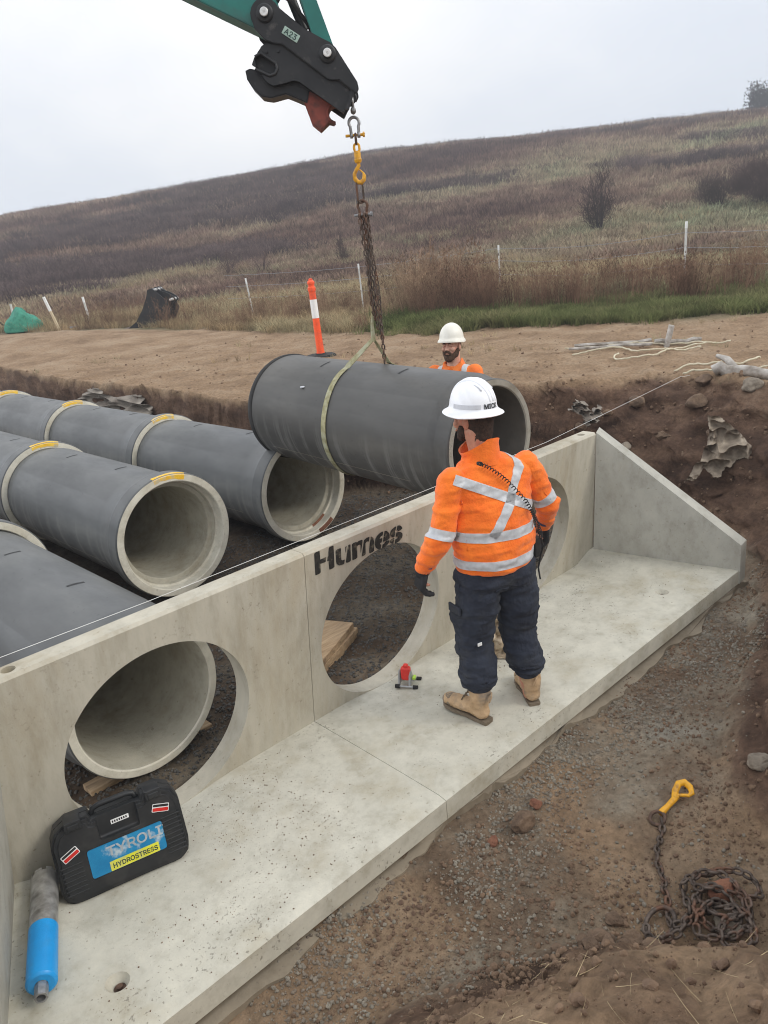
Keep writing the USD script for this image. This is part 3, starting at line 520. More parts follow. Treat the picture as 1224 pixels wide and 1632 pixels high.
def bow(o, x, z, W=0.055, H=0.095, r=0.010, pin=0.013):
    """bow shackle: opening down, x across, z up"""
    y = np.cross(z, x); th = np.linspace(-0.2 * PI, 1.2 * PI, 16); R_ = W / 2
    p = [A(R_ * 0.72, 0, -H)] + [A(R_ * math.cos(a), 0, -H * 0.35 + R_ * math.sin(a)) for a in th] + [A(-R_ * 0.72, 0, -H)]
    body = cat_([tube(p, r, 8)] + [moved(tm(Manifold.cylinder(2 * r, 1.8 * r, 1.8 * r, 14).rotate((0, 90, 0))), np.eye(4)).apply_translation((s * R_ * 0.72 - r, 0, -H)) for s in (-1, 1)])
    pn = tm(Manifold.cylinder(W * 1.9, pin * 0.75, pin * 0.75, 14).rotate((0, 90, 0)).translate((-W * 0.95, 0, -H)) + Manifold.cylinder(0.014, pin * 1.35, pin * 1.35, 6).rotate((0, 90, 0)).translate((W * 0.75, 0, -H)))
    T = frame(x, y, z, o); return moved(body, T), moved(pn, T)
up = A(0, 0, 1)
t = thing('shackle', 'grey galvanised shackle pair hanging from the black quick hitch', 'shackle')
b, p = bow(rig(0.052, 0.015), FH, up, 0.062, 0.085, 0.011); obj('bow', b, 'galv', t, True); obj('pin', p, 'galv', t)
b, p = bow(rig(0.048, -0.105), RHZ, up, 0.075, 0.125, 0.011); obj('bow', b, 'galv', t, True)
obj('yellow_pin', p, 'hook_yellow', t)
obj('ring_link', moved(link(0.085, 0.055, 0.009, 8, 20), frame(FH, -RHZ, up, rig(0.050, -0.255))), 'rust_chain', t, True)
# swivel hook
t = thing('swivel_hook', 'yellow swivel hook carrying the chain below the grey shackles', 'hook')
o = rig(0.050, -0.285)
obj('eye', moved(link(0.075, 0.056, 0.009, 8, 20), frame(RHZ, FH, up, o + A(0, 0, -0.03))), 'hook_yellow', t, True)
obj('swivel', moved(lathe([(0.0, 0.0), (0.020, 0.0), (0.026, 0.012), (0.024, 0.045), (0.030, 0.055), (0.022, 0.075), (0.0, 0.075)], 20), frame(RHZ, -up, FH, o + A(0, 0, -0.055))), 'hook_yellow', t, smooth=35)
hp = [(0, 0), (0.002, -0.03), (-0.018, -0.055), (-0.036, -0.085), (-0.036, -0.115), (-0.018, -0.140), (0.008, -0.145), (0.030, -0.128), (0.036, -0.100), (0.030, -0.078)]
obj('hook_body', tube([o + A(0, 0, -0.12) + RHZ * a + up * c for a, c in hp], [0.014, 0.014, 0.014, 0.014, 0.016, 0.018, 0.018, 0.016, 0.013, 0.006], 10), 'hook_yellow', t, True)
obj('latch', tube([o + A(0, 0, -0.12) + RHZ * a + up * c for a, c in [(-0.004, -0.05), (0.030, -0.080)]], 0.006, 6), 'hook_yellow', t)
# chain sling: long master link, joining shackle, four legs doubled up
t = thing('chain_sling', 'bundle of dark rusty chain legs under the yellow hook', 'chain')
m0 = rig(0.043, -0.530)
obj('master_link', moved(link(0.165, 0.066, 0.0085, 8, 24), frame(unit(RHZ + 0.4 * FH), unit(FH - 0.4 * RHZ), up, m0 + A(0, 0, -0.085))), 'chain_steel', t, True)
b, p = bow(rig(0.050, -0.675), unit(RHZ - 0.3 * FH), up, 0.075, 0.10, 0.011); obj('shackle_bow', b, 'chain_steel', t, True); obj('shackle_pin', p, 'galv', t)
tops = [(-0.026, 0.02), (0.010, 0.022), (-0.012, -0.02), (0.028, -0.018), (0.004, 0.0)]
ends = [(0.062, -1.56, 0.02), (0.104, -1.90, 0.02), (0.072, -1.62, -0.03), (0.110, -1.74, -0.02), (0.090, -1.50, 0.0)]
for (a, o_), (a2, z2, o2) in zip(tops, ends):
    s = np.linspace(0, 1, 12); pts = [rig(0.050 + a + (a2 - 0.050 - a) * q + 0.006 * math.sin(q * PI) * (a / 0.03) + 0.006 * math.sin(q * 9 + a * 90), -0.765 + (z2 + 0.765) * q, o_ + (o2 - o_) * q + 0.02 * math.sin(PI * q) * np.sign(o_)) for q in s]
    obj('chain_leg', cat_(chain_along(pts, 0.050, 0.034, 0.0058, 6, 12, twist=a * 40, jit=0.35)), 'chain_steel', t, True, kind='stuff')
# webbing sling round the pipe
def ribbon(pts, nrm, w, th=0.004):
    p = np.asarray(pts, float); n = np.asarray(nrm, float); t_ = np.gradient(p, axis=0); t_ /= np.linalg.norm(t_, axis=1, keepdims=True); s = np.cross(t_, n); s /= np.linalg.norm(s, axis=1, keepdims=True)
    w = np.broadcast_to(w, (len(p),))[:, None]
    q = np.stack([p + s * w / 2, p - s * w / 2, p - s * w / 2 + n * th, p + s * w / 2 + n * th], 1).reshape(-1, 3); f = []
    for i in range(len(p) - 1):
        for k in range(4): l = (k + 1) % 4; f += [[4 * i + k, 4 * i + 4 + k, 4 * i + 4 + l], [4 * i + k, 4 * i + 4 + l, 4 * i + l]]
    e = 4 * (len(p) - 1); f += [[0, 1, 2], [0, 2, 3], [e + 2, e + 1, e], [e + 3, e + 2, e]]
    t = trimesh.Trimesh(q, np.array(f), process=False); trimesh.repair.fix_normals(t); return t
pd = unit(A(0.012, 1, 0.0194)); pc = lambda y: A(1.9054 + 0.012 * (y - 0.139), y, 1.1715 + 0.0194 * (y - 0.139))
t = thing('webbing_sling', 'faded green webbing sling choked round the hanging pipe', 'sling')
tie = rig(0.030, -1.70)
rad = RB + 0.006
ang = np.linspace(-0.30, -PI * 1.06, 40); pts, nr = [], []
for k, a in enumerate(ang):
    q = k / 39; y = 1.52 + 0.16 * q - 0.11 * math.sin(q * PI) ; c = pc(y); d = A(math.sin(a), 0, math.cos(a)); pts.append(c + rad * d + pd * 0.004 * math.sin(17 * q)); nr.append(d)
lead = [tie + (pts[0] - tie) * s for s in np.linspace(0, 0.93, 7)]
obj('near_leg', ribbon(lead + pts, [unit(0.3 * A(-FH[0], -FH[1], 0) + A(-0.5, 0, 0.5))] * 7 + nr, np.r_[np.linspace(0.035, 0.052, 7), 0.055 * np.ones(40)], 0.005), 'webbing', t, smooth=40)
ang = np.linspace(0.28, PI * 0.97, 24); pts, nr = [], []
for k, a in enumerate(ang):
    q = k / 23; c = pc(1.30 + 0.30 * q); d = A(math.sin(a), 0, math.cos(a)); pts.append(c + rad * d); nr.append(d)
lead = [tie + (pts[0] - tie) * s for s in np.linspace(0, 0.93, 7)]
obj('far_leg', ribbon(lead + pts, [unit(A(0.5, 0, 0.6))] * 7 + nr, np.r_[np.linspace(0.035, 0.05, 7), 0.055 * np.ones(24)], 0.005), 'webbing', t, smooth=40)
obj('tie_strap', tube([rig(0.045, -1.50), rig(0.032, -1.58), tie + A(0, 0, -0.02)], [0.008, 0.012, 0.020], 8), 'webbing', t, True)
tag(obj('plastic_tag', box(0.035, 0.03, 0.012, pc(1.86) + rad * A(math.sin(-0.85), 0, math.cos(-0.85)), 0.004), 'hat_band'), 'small pale plastic scrap stuck on the hanging pipe', 'scrap')

# ---------------------------------------------------------------- excavator arm with quick hitch (local plane: a across, z up, y away)
TE = frame(RHZ, FH, up, HO)
t = thing('excavator_arm', 'teal excavator arm with black quick hitch reaching in from above', 'excavator', mat=gmat(TE))
UP_ = [(-0.58, 0.555), (-0.565, 0.59), (-0.54, 0.612), (-0.49, 0.625), (-0.44, 0.615), (-0.387, 0.575), (-0.23, 0.435), (-0.108, 0.362), (-0.062, 0.338), (-0.028, 0.302), (0.099, 0.08), (0.104, 0.04), (0.084, 0.008), (-0.026, 0.105), (-0.078, 0.108), (-0.107, 0.119), (-0.39, 0.354), (-0.447, 0.365), (-0.503, 0.39), (-0.565, 0.465)]
LO_ = [(-0.533, 0.361), (-0.45, 0.375), (-0.392, 0.375), (-0.108, 0.145), (-0.027, 0.114), (0.060, 0.030), (0.048, 0.0), (-0.02, -0.099), (-0.06, -0.07), (-0.305, 0.123), (-0.345, 0.135), (-0.395, 0.125), (-0.487, 0.115), (-0.515, 0.13), (-0.542, 0.158), (-0.576, 0.227), (-0.617, 0.257), (-0.596, 0.295)]
JAW = [(-0.674, 0.235), (-0.642, 0.245), (-0.598, 0.235), (-0.547, 0.19), (-0.476, 0.17), (-0.308, 0.16), (-0.240, 0.085), (-0.27, -0.005), (-0.34, 0.03), (-0.41, 0.063), (-0.519, 0.048), (-0.586, 0.065), (-0.645, 0.132), (-0.67, 0.181)]
slot = Polygon([(-0.59, 0.285), (-0.545, 0.305), (-0.465, 0.243), (-0.46, 0.218), (-0.475, 0.197), (-0.499, 0.191), (-0.585, 0.235)])
lo_s = Polygon(LO_).buffer(0).difference(slot.buffer(0.004))
hb = []
for sgn, y0 in ((-1, -0.17), (1, 0.13)):
    hb.append(bev(UP_, 0.04, y0, 0.005))
hitch = add(hb)
obj('hitch_plate', tm(hb[0]), 'black_steel', t, smooth=20); obj('hitch_plate', tm(hb[1]), 'black_steel', t, smooth=20)
lo_p = [extr(np.array(lo_s.exterior.coords), 0.035, -0.145), extr(np.array(lo_s.exterior.coords), 0.035, 0.110)]
obj('lower_plate', lo_p[0], 'black_steel', t); obj('lower_plate', lo_p[1], 'black_steel', t)
obj('hook_jaw', tm(bev(JAW, 0.19, -0.095, 0.008)), 'black_steel', t, smooth=20)
obj('hitch_core', extr([(-0.560, 0.17), (-0.600, 0.235), (-0.597, 0.30), (-0.54, 0.37), (-0.50, 0.39), (-0.10, 0.17), (0.03, 0.03), (-0.02, -0.06), (-0.30, 0.10)], 0.20, -0.10), 'black_steel', t)
obj('slot_rim', tube([(a, -0.146, c) for a, c in [(-0.590, 0.300), (-0.545, 0.318), (-0.452, 0.250), (-0.446, 0.214), (-0.465, 0.186), (-0.503, 0.178), (-0.598, 0.226)]], 0.011, 8), 'black_steel', t, True)
obj('cross_tube', tm(Manifold.cylinder(0.24, 0.05, 0.05, 24).rotate((-90, 0, 0)).translate((-0.33, -0.12, 0.26)) + Manifold.cube((0.30, 0.22, 0.10), True).rotate((0, 38, 0)).translate((-0.10, 0, 0.16))), 'black_steel', t, smooth=30)
obj('ridge_strip', tube([(a, -0.150, c) for a, c in [(-0.41, 0.37), (-0.385, 0.355), (-0.11, 0.128), (-0.03, 0.108), (0.075, 0.02)]], 0.010, 6), 'black_steel', t)
obj('latch_lever', extr([(0.055, 0.055), (0.078, 0.040), (0.020, -0.085), (-0.005, -0.075)], 0.03, -0.16), 'black_steel', t)
WED = [(-0.300, 0.15), (-0.143, 0.03), (-0.02, -0.070), (-0.055, -0.115), (-0.099, -0.148), (-0.13, -0.138), (-0.198, -0.185), (-0.255, -0.133), (-0.290, -0.004)]
cut = Manifold.cylinder(0.3, 0.052, 0.052, 28).rotate((-90, 0, 0)).translate((-0.075, -0.15, -0.085))
obj('wedge_lock', tm(bev(WED, 0.16, -0.08, 0.005) - cut), 'red_oxide', t, smooth=25)
obj('wedge_lip', tube([(-0.075 - 0.060 * math.cos(a), -0.083, -0.085 + 0.060 * math.sin(a)) for a in np.linspace(-0.9, 1.3, 12)], 0.009, 8), 'red_oxide', t, True)
for px, pz in ((-0.482, 0.545), (-0.088, 0.268)):
    bs = obj('pin_boss', moved(lathe([(0.0, 0.03), (0.030, 0.03), (0.034, 0.012), (0.050, 0.008), (0.058, 0.0), (0.060, -0.012), (0.060, -0.03)], 40), frame([1, 0, 0], [0, -1, 0], [0, 0, 1], (px, -0.178, pz))), 'black_steel', t, smooth=30)
    obj('pin_face', moved(lathe([(0.0, 0.036), (0.004, 0.036), (0.005, 0.032), (0.008, 0.036), (0.024, 0.036), (0.028, 0.032), (0.028, 0.0)], 32), frame([1, 0, 0], [0, -1, 0], [0, 0, 1], (px, -0.178, pz))), 'bright_pin', bs, smooth=30)
for px, pz in ((-0.505, 0.325), (-0.425, 0.322)):
    obj('bolt_head', tm(Manifold.cylinder(0.012, 0.011, 0.011, 6).rotate((90, 0, 0)).translate((px, -0.144, pz))), 'black_steel', t)
pu = unit(A(0.80, 0, -0.58)); pv = A(-pu[2], 0, pu[0]); pn = A(0, -1, 0)
pl_ = moved(tm(box(0.118, 0.050, 0.005, r=0.002)), frame(pu, pv, np.cross(pu, pv), (-0.322, -0.172, 0.405)))
ip = obj('id_plate', pl_, 'plate_face', t)
obj('plate_lettering', lettering('A23', 0.034, 0.002, A(-0.322, -0.1738, 0.405) - pv * 0.017, pu, pv, center=True), 'plate_ink', ip)
obj('lifting_eye', tube([(0.052 + 0.026 * math.cos(a), 0.0, 0.015 + 0.030 * math.sin(a)) for a in np.linspace(0, 2 * PI, 20)[:-1]], 0.011, 8, closed=True), 'black_steel', t, True)
obj('eye_lug', extr([(-0.02, 0.06), (0.075, 0.06), (0.082, 0.0), (0.05, -0.035), (-0.02, -0.06)], 0.03, -0.015), 'black_steel', t)
# dipper arm: a welded box whose underside shows
dv = unit(A(-0.336, 0, 0.182)); dn = A(-dv[2], 0, dv[0]) * -1
e0 = A(-0.50, 0, 0.44); L_ = 2.6
def pl2(p): return (float(p[0]), float(p[2]))
hgt = 0.44
SID = [pl2(e0), pl2(e0 + dv * L_), pl2(e0 + dv * L_ + dn * (hgt + 0.12)), pl2(e0 + dv * 0.35 + dn * hgt), pl2(e0 - dv * 0.02 + dn * 0.20), pl2(e0 - dv * 0.05 + dn * 0.06)]
obj('dipper_arm', tm(bev(SID, 0.25, -0.125, 0.006)), 'teal_paint', t, smooth=20)
obj('arm_boss', tm(Manifold.cylinder(0.27, 0.10, 0.10, 36).rotate((-90, 0, 0)).translate((-0.482, -0.135, 0.545))), 'black_steel', t, smooth=30)
# bucket link and its ram rod
l0, l1 = A(-0.088, 0, 0.268), A(-0.30, 0, 1.05); lv = unit(l1 - l0); ln_ = A(-lv[2], 0, lv[0])
for y0 in (-0.125, 0.075):
    obj('bucket_link', tm(bev([pl2(l0 + ln_ * 0.055 - lv * 0.02), pl2(l0 - ln_ * 0.06 - lv * 0.02), pl2(l1 - ln_ * 0.045), pl2(l1 + ln_ * 0.045)], 0.05, y0, 0.005)), 'teal_paint', t, smooth=20)
obj('ram_rod', tm(Manifold.cylinder(0.9, 0.032, 0.032, 20).rotate((0, -18, 0)).translate((-0.235, 0.0, 0.46))), 'black_steel', t, smooth=30)
obj('hydraulic_hose', tube([(-0.43, -0.05, 0.60), (-0.36, -0.09, 0.66), (-0.30, -0.09, 0.62), (-0.20, -0.06, 0.48), (-0.17, -0.02, 0.40)], 0.014, 8), 'rubber', t, True)

# ---------------------------------------------------------------- people
def hand(mirror=1, curl=0.5):
    """relaxed gloved hand hanging down (-z): palm faces x*mirror inwards, thumb towards +y. wrist at the origin"""
    s = []
    palm = Manifold.batch_hull([ell((0, 0.030, -0.035), (0.016, 0.014, 0.02)), ell((0, -0.030, -0.035), (0.016, 0.014, 0.02)), ell((0, 0.036, -0.095), (0.015, 0.012, 0.014)), ell((0, -0.034, -0.090), (0.014, 0.012, 0.014)), ell((0, 0, 0.0), (0.027, 0.033, 0.02))])
    s.append(palm)
    for y, L, c in ((0.036, 0.078, 0.8), (0.012, 0.088, 0.95), (-0.012, 0.082, 1.1), (-0.034, 0.064, 1.3)):
        p = [A(0, y, -0.092)]; a = 0.25
        for seg in (0.45, 0.32, 0.23):
            a += curl * c * 0.75; p.append(p[-1] + L * seg * A(mirror * math.sin(a), 0.06 * np.sign(y), -math.cos(a)))
        s += chain(p, [0.0125, 0.0118, 0.0108, 0.0095], 14)
    p = [A(0, 0.030, -0.030), A(mirror * 0.016, 0.058, -0.058), A(mirror * 0.030, 0.066, -0.090), A(mirror * 0.038, 0.062, -0.115)]
    s += chain(p, [0.017, 0.0145, 0.0125, 0.0105], 14)
    return add(s)
def head_mesh(face=True):
    """looks along +y, chin at z=-0.12, crown at 0.12; origin between the ears"""
    s = [ell((0, -0.012, 0.035), (0.078, 0.098, 0.088), 28), Manifold.batch_hull([ell((0, 0.045, -0.02), (0.060, 0.045, 0.05)), ell((0, 0.062, -0.090), (0.030, 0.022, 0.022)), ell((-0.045, 0.0, -0.055), (0.02, 0.03, 0.03)), ell((0.045, 0.0, -0.055), (0.02, 0.03, 0.03)), ell((0, -0.01, 0.03), (0.073, 0.085, 0.05))])]
    s += [Manifold.batch_hull([ell((0, 0.088, 0.022), (0.010, 0.010, 0.012)), ell((0, 0.112, -0.022), (0.011, 0.010, 0.009)), ell((-0.014, 0.096, -0.026), (0.008, 0.010, 0.007)), ell((0.014, 0.096, -0.026), (0.008, 0.010, 0.007))])]
    s += [Manifold.batch_hull([ell((-0.048, 0.080, 0.032), (0.014, 0.012, 0.008)), ell((-0.012, 0.090, 0.030), (0.010, 0.010, 0.007))]), Manifold.batch_hull([ell((0.048, 0.080, 0.032), (0.014, 0.012, 0.008)), ell((0.012, 0.090, 0.030), (0.010, 0.010, 0.007))])]
    for q in (-1, 1):
        s += [ell((q * 0.081, -0.008, -0.002), (0.011, 0.020, 0.033)), ell((q * 0.045, 0.066, -0.018), (0.026, 0.026, 0.024)), ell((q * 0.031, 0.079, 0.012), (0.017, 0.012, 0.011))]
    s += [Manifold.batch_hull([ell((-0.022, 0.092, -0.058), (0.008, 0.008, 0.006)), ell((0.022, 0.092, -0.058), (0.008, 0.008, 0.006)), ell((0, 0.098, -0.060), (0.010, 0.008, 0.010))])]
    return add(s)
def tapes(core, cutters):
    """bands of reflective tape that follow a garment: the garment grown by 3 mm, kept only inside the cutters"""
    t = core.copy(); t.vertices = t.vertices + 0.0032 * np.array(t.vertex_normals); return mf(t) ^ add(cutters)
def strap(p, q, w=0.052, y0=-0.6, y1=0.6):
    (x0, z0), (x1, z1) = p, q; d = math.hypot(x1 - x0, z1 - z0)
    return Manifold.cube((d, y1 - y0, w), True).rotate((0, -math.degrees(math.atan2(z1 - z0, x1 - x0)), 0)).translate(((x0 + x1) / 2, (y0 + y1) / 2, (z0 + z1) / 2))
def hard_hat(mat_, band, brim=(0.158, 0.182), dome=(0.118, 0.142, 0.140), ridge=True):
    n = 72; th = np.linspace(0, 2 * PI, n, endpoint=False); rows = []
    ex = dome[2]
    for r_, zz in [(brim[0] - 0.004, -0.0165), (brim[0], -0.012), (brim[0] - 0.003, -0.007), (dome[0] + 0.016, 0.006), (dome[0] + 0.004, 0.014)]:
        rows.append((r_, zz))
    rows2 = rows + [(dome[0] * math.cos(a), 0.020 + ex * math.sin(a)) for a in np.linspace(0.06, PI / 2 - 0.02, 16)]
    kx = brim[1] / brim[0]; kd = dome[1] / dome[0]; v = []
    for i, (r_, zz) in enumerate(rows2):
        for a in th:
            dip = 0.0
            if i < 4: dip = -0.010 * (1 - abs(math.sin(a))) + (0.004 if i < 3 else 0)
            v.append((r_ * math.cos(a), r_ * (kx if i < 3 else kd) * math.sin(a), zz + dip))
    v = A(*v) if False else np.array(v)
    # underside shell
    under = [(dome[0] - 0.004, -0.004), (brim[0] - 0.006, -0.0175)]
    k = len(rows2); f = []
    for i in range(k - 1):
        for j in range(n): l = (j + 1) % n; f += [[i * n + j, i * n + l, (i + 1) * n + l], [i * n + j, (i + 1) * n + l, (i + 1) * n + j]]
    c = len(v); v = np.vstack([v, [[0, 0, 0.020 + ex]]]); f += [[(k - 1) * n + j, (k - 1) * n + (j + 1) % n, c] for j in range(n)]
    c2 = len(v); v = np.vstack([v, np.c_[(dome[0] - 0.006) * np.cos(th), (dome[0] - 0.006) * kx * np.sin(th), 0.004 + 0 * th]]); f += [[j, c2 + (j + 1) % n, (j + 1) % n] for j in range(n)] + [[j, c2 + j, c2 + (j + 1) % n] for j in range(n)]
    c3 = len(v); v = np.vstack([v, [[0, 0, 0.06]]]); f += [[c3, c2 + (j + 1) % n, c2 + j] for j in range(n)]
    return trimesh.Trimesh(v, np.array(f), process=False)

# --- worker in front: stands on the apron, back to us, facing the wall
WO = A(0.77, -0.72, -0.042); WX = unit(A(0.97, -0.243, 0)); WY = A(-WX[1], WX[0], 0)
t = thing('person', 'person in orange jacket and white wide-brimmed hard hat standing on the apron, back turned', 'person', mat=gmat(frame(WX, WY, up, WO)))
HC = A(0.012, 0.035, 1.715); HR = np.array([[math.cos(0.38), -math.sin(0.38), 0], [math.sin(0.38), math.cos(0.38), 0], [0, 0, 1]])
HT = np.eye(4); HT[:3, :3] = HR; HT[:3, 3] = HC
SH_L, EL_L, WR_L = A(-0.175, -0.015, 1.425), A(-0.285, -0.035, 1.155), A(-0.348, 0.055, 0.965)
SH_R, EL_R, WR_R = A(0.285, -0.03, 1.425), A(0.425, -0.05, 1.165), A(0.478, 0.06, 1.005)
KN_L, AN_L, KN_R, AN_R = A(-0.085, 0.0, 0.46), A(-0.125, -0.075, 0.115), A(0.185, -0.045, 0.45), A(0.195, -0.10, 0.115)
HP_L, HP_R = A(-0.055, -0.03, 0.86), A(0.165, -0.04, 0.86)
# body: one continuous figure under the clothes
bd = [Manifold.batch_hull([ell((0.055, -0.02, 0.92), (0.15, 0.105, 0.08)), ell((0.055, -0.02, 1.12), (0.155, 0.11, 0.08)), ell((0.055, -0.015, 1.36), (0.17, 0.105, 0.09))]), Manifold.batch_hull([ell((0.055, -0.015, 1.42), (0.15, 0.08, 0.05)), ell((0.030, 0.0, 1.56), (0.065, 0.068, 0.03))])]
bd += chain([A(0.030, 0.0, 1.54), HC + A(-0.01, -0.03, -0.05)], [0.064, 0.062])
for pts, rr in (((SH_L, EL_L, WR_L), (0.055, 0.043, 0.030)), ((SH_R, EL_R, WR_R), (0.055, 0.043, 0.030)), ((HP_L, KN_L, AN_L), (0.085, 0.06, 0.042)), ((HP_R, KN_R, AN_R), (0.085, 0.06, 0.042))): bd += chain(pts, rr)
def hand_at(W_, E_, mr, k):
    d = unit(W_ - E_); zz = -unit(d + A(0, -0.05, -0.9)); xx = unit(np.cross(A(0.15, 1, 0), zz)); T = frame(xx, np.cross(zz, xx), zz, W_ + d * 0.006)
    return moved(hand(mr, 0.55).scale((k, k, k)), T)
for W_, E_, mr in ((WR_L, EL_L, 1), (WR_R, EL_R, -1)): bd.append(mf(hand_at(W_, E_, mr, 0.70)))
for an, toe in ((AN_L, A(-0.185, 0.09, 0.045)), (AN_R, A(0.258, 0.03, 0.045))): bd += chain([an, an + A(0, 0, -0.07), toe], [0.034, 0.028, 0.022])
hm = mf(moved(head_mesh(), HT)); bd.append(hm)
obj('body', soft(add(bd), 0.013, 5), 'skin', t, True)
# trousers: baggy, bunched above the boots
def trouser_leg(hip, knee, ank, s):
    l = chain([hip, (hip + knee) / 2 + A(0.01 * s, -0.01, 0), knee + A(0, 0.01, 0.02)], [0.128, 0.118, 0.103], 24)
    l += chain([knee + A(0, 0.01, 0.02), knee * 0.55 + ank * 0.45 + A(0, -0.02, 0), ank + A(0, 0, 0.150)], [0.103, 0.100, 0.088], 24)
    for q, rr in ((0.36, 0.104), (0.25, 0.108), (0.16, 0.100)):
        c = ank * (1 - q) + knee * q + A(0, 0, 0.075); l.append(ell(c, (rr, rr * 1.02, 0.026), 24))
    return l
tr = trouser_leg(HP_L, KN_L, AN_L, -1) + trouser_leg(HP_R, KN_R, AN_R, 1)
tr += [Manifold.batch_hull([ell((0.055, -0.025, 0.955), (0.205, 0.135, 0.05)), ell((-0.045, -0.035, 0.84), (0.128, 0.135, 0.09)), ell((0.160, -0.04, 0.84), (0.128, 0.135, 0.09))])]
tr += [ell((-0.175, 0.01, 0.62), (0.030, 0.075, 0.095)), ell((0.30, -0.02, 0.60), (0.028, 0.07, 0.09))]
tt_ = wrinkle(soft(add(tr), 0.010, 8), 0.020, 9, 3, (1, 1, 1.4)); tt_ = wrinkle(tt_, 0.015, 18, 6, (0.6, 0.6, 2.0))
tj = obj('trousers', tt_, 'navy_cloth', t, True)
obj('pocket_flap', tm(box(0.016, 0.11, 0.05, (-0.205, 0.0, 0.70), 0.006)), 'navy_cloth', tj, smooth=30)
obj('trouser_badge', tm(box(0.028, 0.004, 0.020, (-0.128, -0.108, 0.50), 0.0015)), 'label_white', tj)
# jacket
torso = [Manifold.batch_hull([ell((0.055, -0.030, 0.925), (0.232, 0.165, 0.035), 28), ell((0.055, -0.030, 1.06), (0.245, 0.170, 0.06), 28), ell((0.055, -0.022, 1.27), (0.238, 0.158, 0.06), 28)]),
         Manifold.batch_hull([ell((0.055, -0.022, 1.25), (0.236, 0.158, 0.06), 28), ell((-0.125, -0.02, 1.415), (0.078, 0.085, 0.055), 24), ell((0.235, -0.025, 1.415), (0.078, 0.085, 0.055), 24), ell((0.03, 0.0, 1.515), (0.085, 0.085, 0.03), 24)])]
torso_m = add(torso)
slv = lambda s_, e_, w_: chain([s_ + A(0, 0, 0.0), s_ * 0.5 + e_ * 0.5, e_], [0.080, 0.069, 0.058], 24) + chain([e_, e_ * 0.5 + w_ * 0.5, w_ + (e_ - w_) * 0.02], [0.062, 0.056, 0.046], 24)
arms = slv(SH_L, EL_L, WR_L) + slv(SH_R, EL_R, WR_R)
jk = soft(torso_m + add(arms), 0.010, 10); jk = wrinkle(jk, 0.020, 8, 5, (1, 1, 1.5)); jk = wrinkle(jk, 0.011, 17, 7, (0.55, 0.55, 2.0))
jo = obj('jacket', jk, 'orange_cloth', t, True)
n = 40; th = np.linspace(0, 2 * PI, n, endpoint=False); rows = []
for k, (rx, ry, zz, dx) in enumerate([(0.118, 0.104, 1.490, 0.030), (0.103, 0.094, 1.535, 0.028), (0.102, 0.095, 1.580, 0.022), (0.110, 0.103, 1.602, 0.018), (0.101, 0.094, 1.597, 0.020), (0.088, 0.082, 1.53, 0.026)]):
    rows.append(np.c_[dx + rx * np.cos(th), 0.004 + ry * np.sin(th), zz - 0.022 * np.sin(th) * (k > 1) + 0.020 * np.cos(th * 2) * (k in (2, 3, 4)) * -0.5 - 0.03 * (np.cos(th) < -0.3) * np.abs(np.cos(th)) * (k in (2, 3, 4))])
v = np.vstack(rows); f = []
for i in range(5):
    for j in range(n): l = (j + 1) % n; f += [[i * n + j, i * n + l, i * n + n + l], [i * n + j, i * n + n + l, i * n + n + j]]
obj('collar', wrinkle(trimesh.Trimesh(v, np.array(f), process=False), 0.005, 22, 2), 'orange_cloth', jo, True)
hoop = lambda zc, w=0.055: Manifold.cube((0.515, 0.8, w), True).rotate((0, 3.0, 0)).translate((0.055, 0, zc))
obj('reflective_tape', tapes(jk, [hoop(1.128), hoop(0.968)]), 'tape', jo, smooth=40)
obj('reflective_tape', tapes(jk, [strap((-0.20, 1.462), (0.325, 1.185), 0.054, -0.5, 0.0)]), 'tape', jo, smooth=40)
obj('reflective_tape', tapes(jk, [strap((0.185, 1.53), (0.190, 1.44), 0.052, -0.5, 0.0), strap((0.195, 1.46), (-0.055, 1.135), 0.052, -0.5, 0.0)]), 'tape', jo, smooth=40)
def sleeve_band(a, b, f_, w=0.055, r=0.12):
    c = a * (1 - f_) + b * f_; d = unit(b - a); x = unit(np.cross(d, [0, 1, 0])); T = frame(x, np.cross(d, x), d, c)
    return mf(moved(Manifold.cylinder(w, r, r, 24, True) if False else Manifold.cylinder(w, r, r, 24).translate((0, 0, -w / 2)), T))
obj('reflective_tape', tapes(jk, [sleeve_band(SH_L, EL_L, 0.93, r=0.10)]), 'tape', jo, smooth=40)
obj('reflective_tape', tapes(jk, [sleeve_band(SH_R, EL_R, 0.80, r=0.10)]), 'tape', jo, smooth=40)
# gloves
for W_, E_, mr in ((WR_L, EL_L, 1), (WR_R, EL_R, -1)):
    d = unit(W_ - E_); hd = hand_at(W_, E_, mr, 1.14)
    g_ = soft(mf(hd) + add(chain([W_ - d * 0.05, W_ + d * 0.02], [0.045, 0.041])), 0.005, 4)
    go = obj('glove', g_, 'glove', t, True)
    obj('glove_cuff', moved(lathe([(0.046, -0.010), (0.050, -0.008), (0.050, 0.006), (0.046, 0.008)], 24), frame(unit(np.cross(d, [0, 1, .2])), d, unit(np.cross(unit(np.cross(d, [0, 1, .2])), d)), W_ - d * 0.048)), 'glove_trim', go, True)
    if mr > 0: obj('glove_logo', moved(tm(box(0.030, 0.004, 0.013, r=0.0015)), frame(unit(A(0.8, 0.2, -0.4)), unit(A(0.1, -1, 0.1)), unit(np.cross(A(0.8, 0.2, -0.4), A(0.1, -1, 0.1))), W_ + d * 0.055 + A(0.0, -0.034, -0.035))), 'glove_logo', go)
